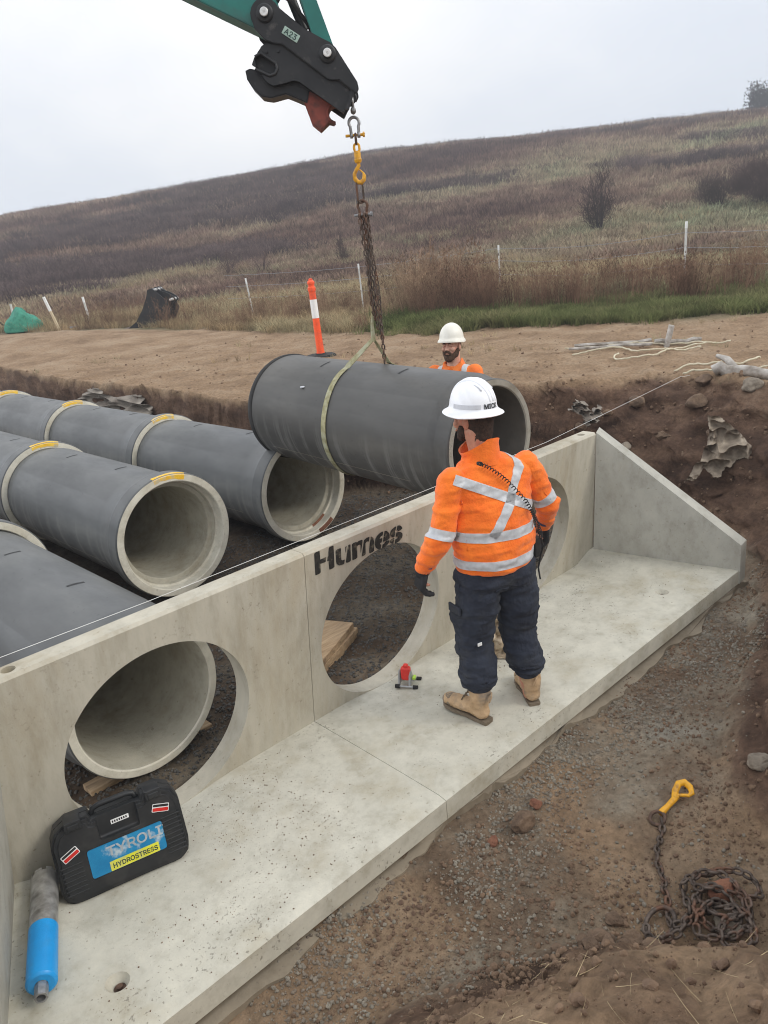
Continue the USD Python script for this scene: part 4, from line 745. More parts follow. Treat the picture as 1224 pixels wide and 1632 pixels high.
# boots
def boot(an, heel, toe, name):
    h, q = A(*heel), A(*toe); d = unit(q - h); L_ = np.linalg.norm(q - h); s_ = A(d[1], -d[0], 0); zl = 0.022
    P = lambda f_, w, zz: h + d * (L_ * f_) + s_ * w + A(0, 0, zz)
    b = [Manifold.batch_hull([ell(P(0.16, 0, 0.055), (0.044, 0.044, 0.035)), ell(P(0.40, 0, 0.075), (0.044, 0.044, 0.04)), ell(P(0.20, 0, 0.115), (0.046, 0.046, 0.03))]),
         Manifold.batch_hull([ell(P(0.40, 0, 0.070), (0.044, 0.044, 0.045)), ell(P(0.70, 0.004, 0.052), (0.050, 0.050, 0.036)), ell(P(0.86, 0.004, 0.048), (0.044, 0.044, 0.034))])]
    b += chain([P(0.20, 0, 0.11), P(0.19, 0, 0.16), an * A(1, 1, 0) + A(0, 0, 0.225)], [0.051, 0.057, 0.063], 22)
    o = obj('boot', wrinkle(soft(add(b), 0.008, 6), 0.007, 30, 6), 'boot_tan', t, True)
    tc = Manifold.batch_hull([ell(P(0.80, 0.004, 0.050), (0.047, 0.047, 0.036)), ell(P(0.88, 0.004, 0.046), (0.043, 0.043, 0.034))])
    obj('toe_cap', soft(tc, 0.01, 2), 'boot_toe', o, True)
    pf = [P(f_, w, 0)[:2] for f_, w in ((0.0, 0.025), (0.02, 0.037), (0.25, 0.040), (0.45, 0.036), (0.68, 0.052), (0.88, 0.046), (0.98, 0.026), (1.0, 0), (0.97, -0.026), (0.87, -0.044), (0.68, -0.048), (0.45, -0.036), (0.25, -0.040), (0.02, -0.037), (0, -0.025))]
    sole = trimesh.creation.extrude_polygon(Polygon(pf).buffer(-0.003), 0.024, engine='earcut')
    obj('sole', sole, 'boot_sole', o, smooth=40)
    for kk in range(4):
        f1 = 0.52 - 0.055 * kk; z1 = 0.104 + 0.026 * kk; obj('lace', tube([P(f1, -0.030, z1), P(f1 + 0.02, 0, z1 + 0.012), P(f1, 0.030, z1)], 0.0035, 5), 'boot_sole', o, True)
    obj('heel_tab', tube([P(0.06, 0.012, 0.17), P(-0.03, 0.012, 0.205), P(-0.05, 0.0, 0.185), P(-0.02, -0.010, 0.15)], 0.006, 6), 'boot_tan', o, True)
    return o
boot(AN_L, (-0.118, -0.150, 0.0), (-0.212, 0.185, 0.0), 'l'); boot(AN_R, (0.185, -0.175, 0.0), (0.300, 0.125, 0.0), 'r')
# hat, hair, beard
hp_ = Manifold.batch_hull([ell((0, -0.030, 0.01), (0.083, 0.086, 0.06)), ell((0, -0.040, -0.095), (0.072, 0.056, 0.035))]); hp_ = hp_ - Manifold.cube((0.4, 0.3, 0.4), True).translate((0, 0.166, -0.0))
obj('hair', moved(wrinkle(soft(hp_, 0.008, 3), 0.005, 40, 1), HT), 'hair_dark', t, True)
br = Manifold.batch_hull([ell((0, 0.070, -0.092), (0.036, 0.030, 0.030)), ell((-0.055, 0.03, -0.05), (0.020, 0.030, 0.034)), ell((0.055, 0.03, -0.05), (0.020, 0.030, 0.034))])
obj('beard', moved(wrinkle(soft(br, 0.008, 3), 0.006, 40, 1), HT), 'hair_dark', t, True)
hat_T = HT.copy(); hat_T[:3, 3] = HC + A(0, -0.005, 0.052); tilt = trimesh.transformations.rotation_matrix(math.radians(3), [0.3, 1, 0])[:3, :3]; hat_T[:3, :3] = tilt @ HR
hb_ = obj('hard_hat', moved(hard_hat('hat_white', None, brim=(0.147, 0.165), dome=(0.113, 0.127, 0.142)), hat_T), 'hat_white', t, smooth=50)
ridges = []
for xo in (-0.030, 0.0, 0.030):
    th_ = np.linspace(0.30, PI - 0.30, 16); ridges.append(tube([(xo * (0.6 + 0.4 * math.sin(a)), 0.127 * math.cos(a) * 0.985, 0.020 + 0.1425 * math.sin(a) - 0.003 - 0.06 * xo * xo / 0.03) for a in th_], 0.0065 if xo else 0.010, 8))
obj('hat_ridge', moved(cat_(ridges), hat_T), 'hat_white', hb_, True)
for k in range(6):
    s_ = (k % 2) * 2 - 1; q_ = k // 2; a = 0.95 + 0.18 * q_
    n_ = A(s_ * 0.048, -0.127 * math.cos(a) , 0.020 + 0.142 * math.sin(a)); n_[2] -= 0.0145 + 0.002 * q_
    obj('hat_vent', moved(tm(box(0.009, 0.030, 0.006, r=0.0025)), hat_T @ frame([1, 0, 0], unit(A(0, math.sin(a), math.cos(a))), unit(np.cross(A(1, 0, 0), unit(A(0, math.sin(a), math.cos(a))))), n_)), 'hat_band', hb_)
kx = 0.127 / 0.113
def hat_band(a0, a1, z0, z1, n=26):
    th_ = np.linspace(a0, a1, n); v, f = [], []
    for a in th_:
        for zz in (z0, z1):
            r_ = 0.113 * math.cos(math.asin(max(0, (zz - 0.020)) / 0.142)) + 0.0028; v.append((r_ * math.cos(a), r_ * kx * math.sin(a), zz))
    for i in range(n - 1): f += [[2 * i, 2 * i + 2, 2 * i + 3], [2 * i, 2 * i + 3, 2 * i + 1]]
    return trimesh.Trimesh(np.array(v), np.array(f), process=False)
obj('hat_band', moved(hat_band(PI * 0.88, PI * 1.27, 0.024, 0.046), hat_T), 'hat_band', hb_, True)
tx = meshkit.text_mesh('MICK', 0.024, 0.0012, bold=True); v = tx.vertices.copy(); wd = v[:, 0].max()
ang = PI * 1.310 + v[:, 0] / 0.122; zz = 0.024 + v[:, 1]; rr = 0.113 * np.sqrt(np.clip(1 - (np.clip(zz - 0.02, 0, 1) / 0.142) ** 2, 0, 1)) + 0.0030 + v[:, 2]
tx.vertices = np.c_[rr * np.cos(ang), rr * kx * np.sin(ang), zz]; obj('hat_lettering', moved(tx, hat_T), 'black_mark', hb_)
# curly radio cord across the back, handset cable
jv = np.array(jk.vertices)
def back_y(x_, z_, rad_=0.03):
    d = np.hypot(jv[:, 0] - x_, jv[:, 2] - z_); k = d < rad_; return float(jv[k, 1].min()) if k.any() else -0.17
ctrl = A([-0.105, 1.545], [-0.02, 1.50], [0.06, 1.425], [0.14, 1.32], [0.215, 1.20], [0.272, 1.10], [0.300, 1.02]); u = np.linspace(0, 1, 12); cu = np.linspace(0, 1, len(ctrl))
pa = [A(np.interp(q, cu, ctrl[:, 0]), 0, np.interp(q, cu, ctrl[:, 1])) for q in u]
for p_ in pa: p_[1] = back_y(p_[0], p_[2]) - 0.012
pa = np.array(pa); uu = np.linspace(0, 1, 520); cc = np.c_[[np.interp(uu, u, pa[:, j]) for j in range(3)]].T; tl = np.gradient(cc, axis=0); tl /= np.linalg.norm(tl, axis=1, keepdims=True)
na = np.cross(tl, [0, 1, 0]); na /= np.linalg.norm(na, axis=1, keepdims=True); nb = np.cross(tl, na); ph = uu * 2 * PI * 42
obj('radio_cord', tube(cc + 0.0085 * (np.cos(ph)[:, None] * na + np.sin(ph)[:, None] * nb), 0.0026, 5), 'rubber', t, True)
obj('radio_cable', tube([pa[-1], (0.315, -0.13, 0.97), (0.318, -0.10, 0.90), (0.30, -0.10, 0.83), (0.295, -0.12, 0.77)], 0.005, 6), 'rubber', t, True)
obj('belt_radio', tm(box(0.045, 0.035, 0.12, (0.318, -0.065, 0.945), 0.008)), 'rubber', t, smooth=30)

# --- coworker behind the hanging pipe, in the trench
CO = A(3.25, 1.70, gz(3.25, 1.70)); CY = unit(A(-0.86, -0.35, 0)); CX = A(CY[1], -CY[0], 0)
t = thing('person', 'bearded person in faded orange shirt and cream hard hat standing behind the hanging pipe', 'person', mat=gmat(frame(CX, CY, up, CO)))
zo = 1.80 - CO[2] - 1.90   # hat crown at about 1.80 m
HC = A(0.0, 0.03, 1.70 + zo); a_ = math.radians(8); HT = np.eye(4); HT[:3, :3] = trimesh.transformations.rotation_matrix(0.06, [1, 0, 0])[:3, :3] @ trimesh.transformations.rotation_matrix(-0.10, [0, 0, 1])[:3, :3]; HT[:3, 3] = HC
sh = lambda s_: A(0.20 * s_, -0.01, 1.44 + zo)
bd = [Manifold.batch_hull([ell((0, 0, 0.92 + zo), (0.15, 0.10, 0.08)), ell((0, 0, 1.38 + zo), (0.17, 0.10, 0.08))]), Manifold.batch_hull([ell((0, 0, 1.43 + zo), (0.15, 0.08, 0.05)), ell((0, 0, 1.53 + zo), (0.065, 0.068, 0.03))])] + chain([A(0, 0, 1.52 + zo), HC + A(0, -0.03, -0.05)], [0.065, 0.064])
for s_ in (-1, 1):
    bd += chain([sh(s_), A(0.27 * s_, 0.02, 1.16 + zo), A(0.27 * s_, 0.16, 0.98 + zo)], [0.05, 0.042, 0.03]) + chain([A(0.1 * s_, 0, 0.88 + zo), A(0.11 * s_, 0.01, 0.48 + zo / 2), A(0.12 * s_, -0.03, 0.09)], [0.085, 0.06, 0.042]) + chain([A(0.12 * s_, -0.03, 0.09), A(0.13 * s_, 0.12, 0.035)], [0.042, 0.03])
    bd.append(hand(s_, 0.5).scale((0.9, 0.9, 0.9)).translate((0.27 * s_, 0.165, 0.97 + zo)))
bd.append(mf(moved(head_mesh(), HT)))
obj('body', soft(add(bd), 0.010, 4), 'skin_fair', t, True)
eyes = []
for s_ in (-1, 1):
    eo = obj('eye', moved(tm(ell((s_ * 0.031, 0.0835, 0.012), (0.009, 0.006, 0.0026), 16)), HT), 'label_white', t, True)
    obj('pupil', moved(tm(ell((s_ * 0.031, 0.0885, 0.0105), (0.005, 0.003, 0.0026), 12)), HT), 'black_mark', eo, True)
    obj('eyebrow', moved(tube([(s_ * 0.014, 0.098, 0.031), (s_ * 0.032, 0.095, 0.036), (s_ * 0.052, 0.084, 0.031)], [0.004, 0.005, 0.003], 6), HT), 'beard_brown', t, True)
br = [Manifold.batch_hull([ell((0, 0.068, -0.105), (0.044, 0.036, 0.038)), ell((-0.058, 0.02, -0.062), (0.022, 0.034, 0.036)), ell((0.058, 0.02, -0.062), (0.022, 0.034, 0.036))])] + chain([A(-0.030, 0.085, -0.062), A(-0.014, 0.102, -0.043), A(0.014, 0.102, -0.043), A(0.030, 0.085, -0.062)], [0.011, 0.011, 0.011, 0.011], 12)
br += chain([A(-0.073, 0.018, -0.03), A(-0.062, 0.022, -0.07)], [0.016, 0.022], 12) + chain([A(0.073, 0.018, -0.03), A(0.062, 0.022, -0.07)], [0.016, 0.022], 12)
brd = add(br) - ell((0, 0.112, -0.060), (0.022, 0.014, 0.006))
obj('beard', moved(wrinkle(soft(brd, 0.006, 2), 0.007, 45, 1), HT), 'beard_brown', t, True)
obj('lips', moved(tube([(-0.021, 0.098, -0.060), (0, 0.104, -0.059), (0.021, 0.098, -0.060)], [0.002, 0.0045, 0.002], 8), HT), 'skin', t, True)
hp_ = Manifold.batch_hull([ell((0, -0.030, 0.01), (0.081, 0.082, 0.06)), ell((0, -0.050, -0.045), (0.062, 0.050, 0.03))]) - Manifold.cube((0.4, 0.3, 0.4), True).translate((0, 0.155, 0))
obj('hair', moved(wrinkle(soft(hp_, 0.008, 3), 0.004, 40, 1), HT), 'beard_brown', t, True)
ts = [Manifold.batch_hull([ell((0, -0.01, 0.90 + zo), (0.20, 0.14, 0.04), 24), ell((0, -0.01, 1.22 + zo), (0.215, 0.14, 0.06), 24)]), Manifold.batch_hull([ell((0, -0.01, 1.20 + zo), (0.21, 0.14, 0.06), 24), ell((-0.17, -0.01, 1.435 + zo), (0.075, 0.085, 0.065), 24), ell((0.17, -0.01, 1.435 + zo), (0.075, 0.085, 0.065), 24), ell((0, 0.0, 1.505 + zo), (0.08, 0.08, 0.03), 24)])]
for s_ in (-1, 1): ts += chain([sh(s_), A(0.27 * s_, 0.02, 1.16 + zo), A(0.27 * s_, 0.145, 1.0 + zo)], [0.082, 0.064, 0.048], 20)
ct = wrinkle(soft(add(ts), 0.011, 8), 0.009, 14, 8)
so = obj('shirt', ct, 'coworker_cloth', t, True)
obj('reflective_tape', tapes(ct, [Manifold.cube((0.048, 0.5, 0.6), True).translate((-0.125, 0, 1.35 + zo)), Manifold.cube((0.048, 0.5, 0.6), True).translate((0.125, 0, 1.35 + zo)), Manifold.cube((0.45, 0.5, 0.05), True).translate((0, 0, 1.06 + zo))]), 'tape', so, smooth=40)
for s_ in (-1, 1):
    cl = Manifold.batch_hull([ell((0.02 * s_, 0.088, 1.49 + zo), 0.008), ell((0.085 * s_, 0.035, 1.545 + zo), 0.008), ell((0.07 * s_, 0.085, 1.455 + zo), 0.007), ell((0.105 * s_, 0.02, 1.50 + zo), 0.008)]) + Manifold.batch_hull([ell((0.085 * s_, 0.035, 1.545 + zo), 0.008), ell((0.06 * s_, -0.07, 1.565 + zo), 0.008), ell((0.105 * s_, 0.02, 1.50 + zo), 0.008), ell((0.08 * s_, -0.085, 1.51 + zo), 0.008)])
    obj('collar', soft(cl, 0.01, 2), 'coworker_cloth', so, True)
tr = []
for s_ in (-1, 1): tr += chain([A(0.09 * s_, 0, 0.88 + zo), A(0.11 * s_, 0.01, 0.48 + zo / 2), A(0.12 * s_, -0.03, 0.14)], [0.12, 0.10, 0.085], 20)
tr += [Manifold.batch_hull([ell((-0.06, 0, 0.88 + zo), 0.12), ell((0.06, 0, 0.88 + zo), 0.12)])]
obj('trousers', wrinkle(soft(add(tr), 0.014, 6), 0.01, 14, 4), 'navy_cloth', t, True)
for s_ in (-1, 1): obj('boot', soft(add(chain([A(0.12 * s_, -0.04, 0.16), A(0.12 * s_, -0.04, 0.06), A(0.13 * s_, 0.12, 0.045)], [0.062, 0.058, 0.048])), 0.012, 4), 'boot_tan', t, True)
hat_T = HT.copy(); hat_T[:3, 3] = HC + HT[:3, :3] @ A(0, -0.008, 0.056)
ho = obj('hard_hat', moved(hard_hat('hat_cream', None, brim=(0.130, 0.150), dome=(0.112, 0.128, 0.142)), hat_T), 'hat_cream', t, smooth=50)

# ---------------------------------------------------------------- small things on the apron
t = thing('tool_case', 'black plastic tool case with worn blue label leaning on the headwall', 'case')
# local frame: x along the case, z up its face, y into it
cx = unit(A(0.563, -0.138, 0.0)); cz = unit(A(0.03, 0.085, 0.40)); cy = np.cross(cz, cx)
zf = float(slab_z(-1.3, -0.33)); CT_ = frame(cx, cy, cz, A(-1.600, -0.262, zf - 0.002)); t.GetPrim if False else None
UsdGeom.Xformable(t).ClearXformOpOrder(); UsdGeom.Xformable(t).AddTransformOp(opSuffix='c').Set(gmat(CT_))
CW, CH, CD = 0.578, 0.385, 0.145
def rbox(x0, x1, z0, z1, y0, y1, r): return box(x1 - x0, y1 - y0, z1 - z0, ((x0 + x1) / 2, (y0 + y1) / 2, (z0 + z1) / 2), r)
outl = Polygon([(0.055, 0), (CW - 0.055, 0), (CW - 0.012, 0.03), (CW, 0.085), (CW - 0.004, 0.30), (CW - 0.03, 0.355), (CW - 0.085, CH), (CW - 0.165, CH), (CW - 0.175, CH - 0.028), (0.190, CH - 0.028), (0.180, CH), (0.085, CH), (0.03, 0.355), (0.004, 0.30), (0, 0.085), (0.012, 0.03)])
def shell(y0, y1, sgn, grow=0.0):
    a = outl.buffer(grow); lay = []
    for g_, q in ((-0.030, 0.0), (-0.012, 0.10), (-0.004, 0.28), (0.0, 1.0)): lay.append((a.buffer(g_, join_style=1), y0 + (y1 - y0) * q))
    parts = [mf(extr(np.array(a.buffer(-0.002, join_style=1).exterior.coords), abs(lay[3][1] - lay[2][1]), min(lay[3][1], lay[2][1])))]
    for (p0, q0), (p1, q1) in zip(lay[:2], lay[1:3]): parts.append(mf(extr(np.array(p0.exterior.coords), abs(y1 - q0), min(q0, y1)))); parts.append(mf(extr(np.array(p1.exterior.coords), abs(y1 - q1), min(q1, y1))))
    return add(parts)
fr_ = shell(0.0, 0.070, -1) - rbox(0.205, CW - 0.195, CH - 0.135, CH + 0.05, -0.03, 0.030, 0.012) - rbox(0.137, CW - 0.102, 0.089, 0.231, -0.03, 0.0045, 0.002)
ribs = [rbox(0.022, 0.115, z_ - 0.004, z_ + 0.004, -0.002, 0.01, 0.003) for z_ in np.arange(0.06, 0.20, 0.022)] + [rbox(CW - 0.105, CW - 0.020, z_ - 0.004, z_ + 0.004, -0.002, 0.01, 0.003) for z_ in np.arange(0.06, 0.25, 0.022)]
sh_f = tm((fr_ + add(ribs)).refine_to_length(0.02)); trimesh.smoothing.filter_taubin(sh_f, 0.4, 0.42, 4)
obj('front_shell', sh_f, 'case_black', t, smooth=35)
obj('back_shell', tm(shell(CD, 0.074, 1)), 'case_black', t, smooth=30)
obj('seal', extr(np.array(outl.buffer(-0.006).exterior.coords), 0.006, 0.069), 'rubber', t)
obj('handle', tube([(0.195, 0.072, CH - 0.03), (0.205, 0.072, CH - 0.006), (0.235, 0.072, CH + 0.002), (CW - 0.225, 0.072, CH + 0.002), (CW - 0.195, 0.072, CH - 0.006), (CW - 0.185, 0.072, CH - 0.03)], [0.013] * 6, 10), 'case_black', t, True)
for x0 in (0.075, CW - 0.150):
    lt = obj('latch', tm(rbox(x0, x0 + 0.072, CH - 0.042, CH + 0.004, -0.006, 0.080, 0.005)), 'case_black', t, smooth=30)
    obj('latch_clip', tm(rbox(x0 + 0.012, x0 + 0.060, CH - 0.034, CH - 0.010, -0.011, 0.0, 0.004)), 'case_black', lt, smooth=30)
for x0 in (0.09, CW - 0.13): obj('foot', tm(rbox(x0, x0 + 0.05, -0.003, 0.008, 0.02, 0.12, 0.002)), 'case_black', t)
fp = lambda x0, x1, z0, z1, y_, rr=0.004: extr(np.array(shapely.box(x0, z0, x1, z1).buffer(-rr).buffer(rr).exterior.coords), 0.0016, y_)
X3, Z3 = A(1, 0, 0), A(0, 0, 1)
bl = obj('blue_label', fp(0.140, CW - 0.105, 0.092, 0.228, 0.0028, 0.012), 'label_blue', t)
obj('label_lettering', lettering('TYROLIT', 0.044, 0.0010, A(0.215, 0.0027, 0.165), X3, Z3, squash=1.12), 'label_grey', bl)
yl = obj('yellow_label', fp(0.220, 0.440, 0.0935, 0.138, 0.0012, 0.003), 'label_yellow', t)
tx = lettering('HYDROSTRESS', 0.0215, 0.0009, A(0.230, 0.0011, 0.104), X3, Z3, squash=1.0); k_ = 0.200 / (tx.bounds[1][0] - tx.bounds[0][0]); v = tx.vertices; v[:, 0] = 0.230 + (v[:, 0] - 0.230) * k_; tx.vertices = v
obj('label_lettering', tx, 'plate_ink', yl)
wl_ = obj('white_label', fp(0.265, 0.345, 0.292, 0.312, 0.0285, 0.002), 'label_white', t)
for k in range(7): obj('printed_bar', extr([(0.270 + 0.010 * k, 0.297), (0.276 + 0.010 * k, 0.297), (0.276 + 0.010 * k, 0.307), (0.270 + 0.010 * k, 0.307)], 0.0008, 0.0277), 'black_mark', wl_)
for sx_, sz_, an in ((0.075, 0.245, 0.42), (CW - 0.095, 0.290, -0.30)):
    ca, sa = math.cos(an), math.sin(an); R_ = frame([ca, 0, sa], [0, 1, 0], [-sa, 0, ca], (sx_, 0, sz_))
    s1 = obj('sticker', moved(fp(-0.038, 0.038, -0.019, 0.019, -0.0016), R_), 'label_white', t)
    obj('sticker_band', moved(fp(-0.035, 0.035, -0.016, 0.000, -0.0024), R_), 'label_red', s1)
    obj('sticker_band', moved(fp(-0.035, 0.035, 0.005, 0.016, -0.0024), R_), 'black_mark', s1)
# core drill bit
p0, p1 = A(-1.612, -0.105, float(slab_z(-1.61, -0.1)) + 0.068), A(-1.812, -0.648, float(slab_z(-1.81, -0.65)) + 0.064)
d = unit(p1 - p0); L_ = np.linalg.norm(p1 - p0); xx = unit(np.cross(d, up))
t = thing('core_drill_bit', 'diamond core drill bit with scuffed steel tube and blue end', 'drill bit', mat=gmat(frame(xx, d, np.cross(xx, d), p0)))
R_ = 0.057
obj('steel_tube', lathe([(R_ - 0.008, 0.0), (R_ - 0.004, -0.001), (R_, 0.003), (R_, L_ * 0.52)], 56), 'core_steel', t, smooth=30)
obj('tube_inside', lathe([(R_ - 0.008, 0.0), (R_ - 0.008, 0.3)], 40), 'black_steel', t, smooth=True)
for k in range(7):
    a = k * 2 * PI / 7; obj('segment', lathe([(R_ - 0.008, -0.012), (R_ + 0.001, -0.012), (R_ + 0.001, 0.002), (R_ - 0.008, 0.002), (R_ - 0.008, -0.012)], 6, a, a + 0.6), 'core_steel', t, smooth=30)
obj('blue_band', lathe([(R_, L_ * 0.52), (R_ + 0.0006, L_ * 0.521), (R_ + 0.0006, L_ - 0.010), (R_ - 0.004, L_ - 0.004), (R_ - 0.010, L_), (0.024, L_ + 0.001)], 56), 'core_blue', t, smooth=30)
th = np.arange(6) * PI / 3 + 0.3; hexp = np.c_[0.0255 * np.cos(th), 0.0255 * np.sin(th)]
hexm = tm(mf(extr(hexp, 0.062, L_ - 0.002)) - mf(extr(np.c_[0.0165 * np.cos(np.arange(20) * PI / 10), 0.0165 * np.sin(np.arange(20) * PI / 10)], 0.05, L_ + 0.030)))
obj('hex_hub', hexm, 'galv', t)
# pipe laser on a small stand
t = thing('pipe_laser', 'small red pipe laser on a grey footed stand beside the middle opening', 'laser level', (0.655, -0.135, float(slab_z(0.655, -0.135))), 0.55)
obj('stand_plate', tm(bev([(-0.046, 0.012), (0.046, 0.012), (0.015, 0.100), (-0.015, 0.100)], 0.012, -0.020, 0.002)), 'alloy', t)
obj('stand_plate', tm(bev([(-0.046, 0.012), (0.046, 0.012), (0.015, 0.100), (-0.015, 0.100)], 0.010, 0.050, 0.002)), 'alloy', t)
for a, b in ((-0.050, -0.055), (0.050, -0.055), (-0.050, 0.062), (0.050, 0.062)):
    obj('foot', tm(Manifold.cylinder(0.030, 0.013, 0.013, 16).rotate((90, 0, 0)).translate((a, b + 0.015, 0.0135))), 'rubber', t, smooth=30)
for a in (-0.050, 0.050): obj('axle', tm(Manifold.cylinder(0.12, 0.006, 0.006, 12).rotate((90, 0, 0)).translate((a, 0.062, 0.0135))), 'alloy', t, smooth=30)
bdy = obj('laser_body', tm(box(0.048, 0.062, 0.090, (0, 0.014, 0.082), 0.014)), 'laser_red', t, smooth=30)
obj('grip', tm(box(0.030, 0.030, 0.03, (0, 0.012, 0.132), 0.008)), 'laser_red', bdy, smooth=30)
obj('knob', tm(Manifold.cylinder(0.018, 0.012, 0.012, 16).rotate((0, 90, 0)).translate((0.022, 0.02, 0.10))), 'rubber', bdy, smooth=30)
obj('level_vial', tm(box(0.036, 0.020, 0.022, (0.012, -0.034, 0.045), 0.006)), 'laser_green', t, smooth=30)
# crumpled sack between the boots
def crumple(w, h, nx_, ny_, amp, sc, seed):
    u, v = np.meshgrid(np.linspace(-w / 2, w / 2, nx_), np.linspace(0, h, ny_), indexing='ij'); P = np.stack([u, 0 * u, v], -1).reshape(-1, 3)
    Q = P * sc + seed * 7.3; r1 = 1 - np.abs(2 * meshkit.noise(Q, seed) - 1); r2 = 1 - np.abs(2 * meshkit.noise(Q * 2.1, seed + 1) - 1); P[:, 1] = amp * (r1 ** 2 + 0.5 * r2 ** 2 - 0.6)
    P[:, 0] += amp * 0.6 * (meshkit.noise(Q * 0.9, seed + 2) - 0.5); P[:, 2] += amp * 0.6 * (meshkit.noise(Q * 0.9, seed + 3) - 0.5)
    q = (np.arange(nx_ - 1)[:, None] * ny_ + np.arange(ny_ - 1)[None]).ravel(); F_ = np.vstack([np.c_[q, q + ny_, q + ny_ + 1], np.c_[q, q + ny_ + 1, q + 1]])
    return P, F_, (u / w, v / h)
P, F_, _ = crumple(0.15, 0.30, 22, 36, 0.040, 17, 4)
back = P.copy(); back[:, 1] = 0.055 - 0.4 * P[:, 1] * 0.5; N_ = len(P)
sk = trimesh.Trimesh(np.vstack([P, back]), np.vstack([F_, F_[:, ::-1] + N_]), process=False)
t = thing('sack', 'crumpled brown paper sack standing on the apron between the boots', 'sack', (1.215, -0.45, float(slab_z(1.2, -0.45)) + 0.004), -0.75)
obj('sack_body', sk, 'sack_brown', t, smooth=25)
obj('sack_fold', tube([(-0.07, 0.02, 0.006), (0.0, 0.028, 0.009), (0.07, 0.02, 0.006)], 0.008, 6), 'sack_brown', t, True)
# timber packers under and behind the pipes
def plank(L, W_, H_, seed=0):
    m_ = tm(box(L, W_, H_, (0, 0, H_ / 2), 0.004).refine_to_length(0.05)); v = m_.vertices; v[:, 2] += 0.006 * (meshkit.noise(v * 9, seed) - 0.5); v[:, 1] += 0.006 * (meshkit.noise(v * 7 + 9, seed) - 0.5); m_.vertices = v; return m_
FZ = lambda x_, y_: gz(x_, y_)
for k, (zz, dx, rz, lab) in enumerate([(0.0, 0.0, 0.44, 'lowest sawn timber board of the pile behind the middle opening'), (0.046, 0.010, 0.42, 'middle sawn timber board of the pile behind the middle opening'), (0.092, -0.010, 0.46, 'top sawn timber board of the pile behind the middle opening')]):
    T = frame([math.cos(rz), math.sin(rz), 0], [-math.sin(rz), math.cos(rz), 0], up, A(0.55 + dx, 0.62, -0.125 + zz))
    b_ = obj('timber_board', moved(plank(0.62, 0.24, 0.044, k), T), 'timber', smooth=20); tag(b_, lab, 'board', 'timber boards behind the headwall')
for k, (x_, y_, rz, lab) in enumerate([(-0.80, 0.56, 0.04, 'brown timber bearer under the plain end of the nearest pipe'), (-0.84, 1.9, 0.02, 'timber bearer under the far half of the nearest pipe')]):
    T = frame([math.cos(rz), math.sin(rz), 0], [-math.sin(rz), math.cos(rz), 0], up, A(x_, y_, -0.165)); tag(obj('timber_bearer', moved(plank(0.78, 0.11, 0.075, 5 + k), T), 'timber', smooth=20), lab, 'board')
# builder's string along the top of the wall
t = thing('string_line', 'thin white string line stretched along the top of the headwall', 'string')
sp = [A(-2.6, -0.02, 1.105), A(-1.505, -0.013, 1.10), A(-0.846, -0.030, 1.095), A(2.293, -0.046, 1.10), A(5.0, 0.30, 1.06), A(5.25, 0.33, 1.02)]
obj('string', tube(sp, 0.0013, 5), 'string_white', t, True)

# ---------------------------------------------------------------- chain heap with a yellow hook on the soil
def rz_at(x_, y_): return gz(x_, y_)
def on_soil(pts, r=0.012, dz=None): return np.array([A(px, py, gz(px, py) + r + (0 if dz is None else dz[k])) for k, (px, py) in enumerate(pts)])
def spline(pts, n):
    from scipy.interpolate import splprep, splev
    p = np.asarray(pts, float).T; tck, _ = splprep(p, s=0, k=3); return np.array(splev(np.linspace(0, 1, n), tck)).T
t = thing('hook_chain', 'dark chain heaped on the brown soil with a yellow hook at its end', 'chain')
tail = spline([(0.66, -1.845), (0.56, -1.90), (0.46, -1.935), (0.37, -2.01), (0.285, -2.06)], 60)
heap = spline([(0.285, -2.06), (0.21, -2.12), (0.15, -2.17), (0.23, -2.20), (0.34, -2.12), (0.45, -2.13), (0.53, -2.20), (0.56, -2.31), (0.50, -2.37), (0.43, -2.29), (0.38, -2.19), (0.31, -2.21), (0.29, -2.30), (0.37, -2.36), (0.45, -2.31), (0.49, -2.21), (0.42, -2.13), (0.35, -2.17), (0.41, -2.27), (0.34, -2.34), (0.25, -2.33), (0.17, -2.38), (0.21, -2.44), (0.31, -2.42), (0.38, -2.33), (0.33, -2.25), (0.26, -2.24), (0.16, -2.27), (0.20, -2.36), (0.30, -2.40), (0.42, -2.36), (0.47, -2.27), (0.40, -2.20), (0.30, -2.19), (0.22, -2.25), (0.28, -2.35), (0.37, -2.33), (0.33, -2.26), (0.20, -2.22), (0.08, -2.20), (0.04, -2.13), (0.09, -2.10)], 1000)
dz = 0.030 * np.abs(np.sin(np.linspace(0, 48, 1000))) * (np.linspace(0, 1, 1000) > 0.10) + 0.035 * np.sin(PI * np.linspace(0, 1, 1000))
hl = lambda: dict(L=0.052, Wd=0.036, r=0.0066, ns=6, n=12)
for k, lk in enumerate(chain_along(np.vstack([on_soil(tail, 0.014)]), jit=0.5, **hl()) + chain_along(on_soil(heap, 0.016, dz), jit=0.7, **hl())):
    obj('chain_link', lk, 'chain_steel', t, True)
hk = A(0.665, -1.835, gz(0.665, -1.835)); e = A(0.93, -1.845, gz(0.93, -1.845)); d = unit((e - hk) * A(1, 1, 0)); s_ = A(-d[1], d[0], 0)
HKS = 0.84
Pk = lambda f_, w, zz: hk + d * f_ * HKS + s_ * w * HKS + A(0, 0, zz + (e[2] - hk[2]) * f_ / 0.26)
obj('joining_ring', tube([Pk(0.004 + 0.040 * math.cos(a) - 0.02, 0.040 * math.sin(a), 0.022 + 0.012 * math.cos(a)) for a in np.linspace(0, 2 * PI, 22)[:-1]], 0.009, 8, closed=True), 'rust_chain', t, True)
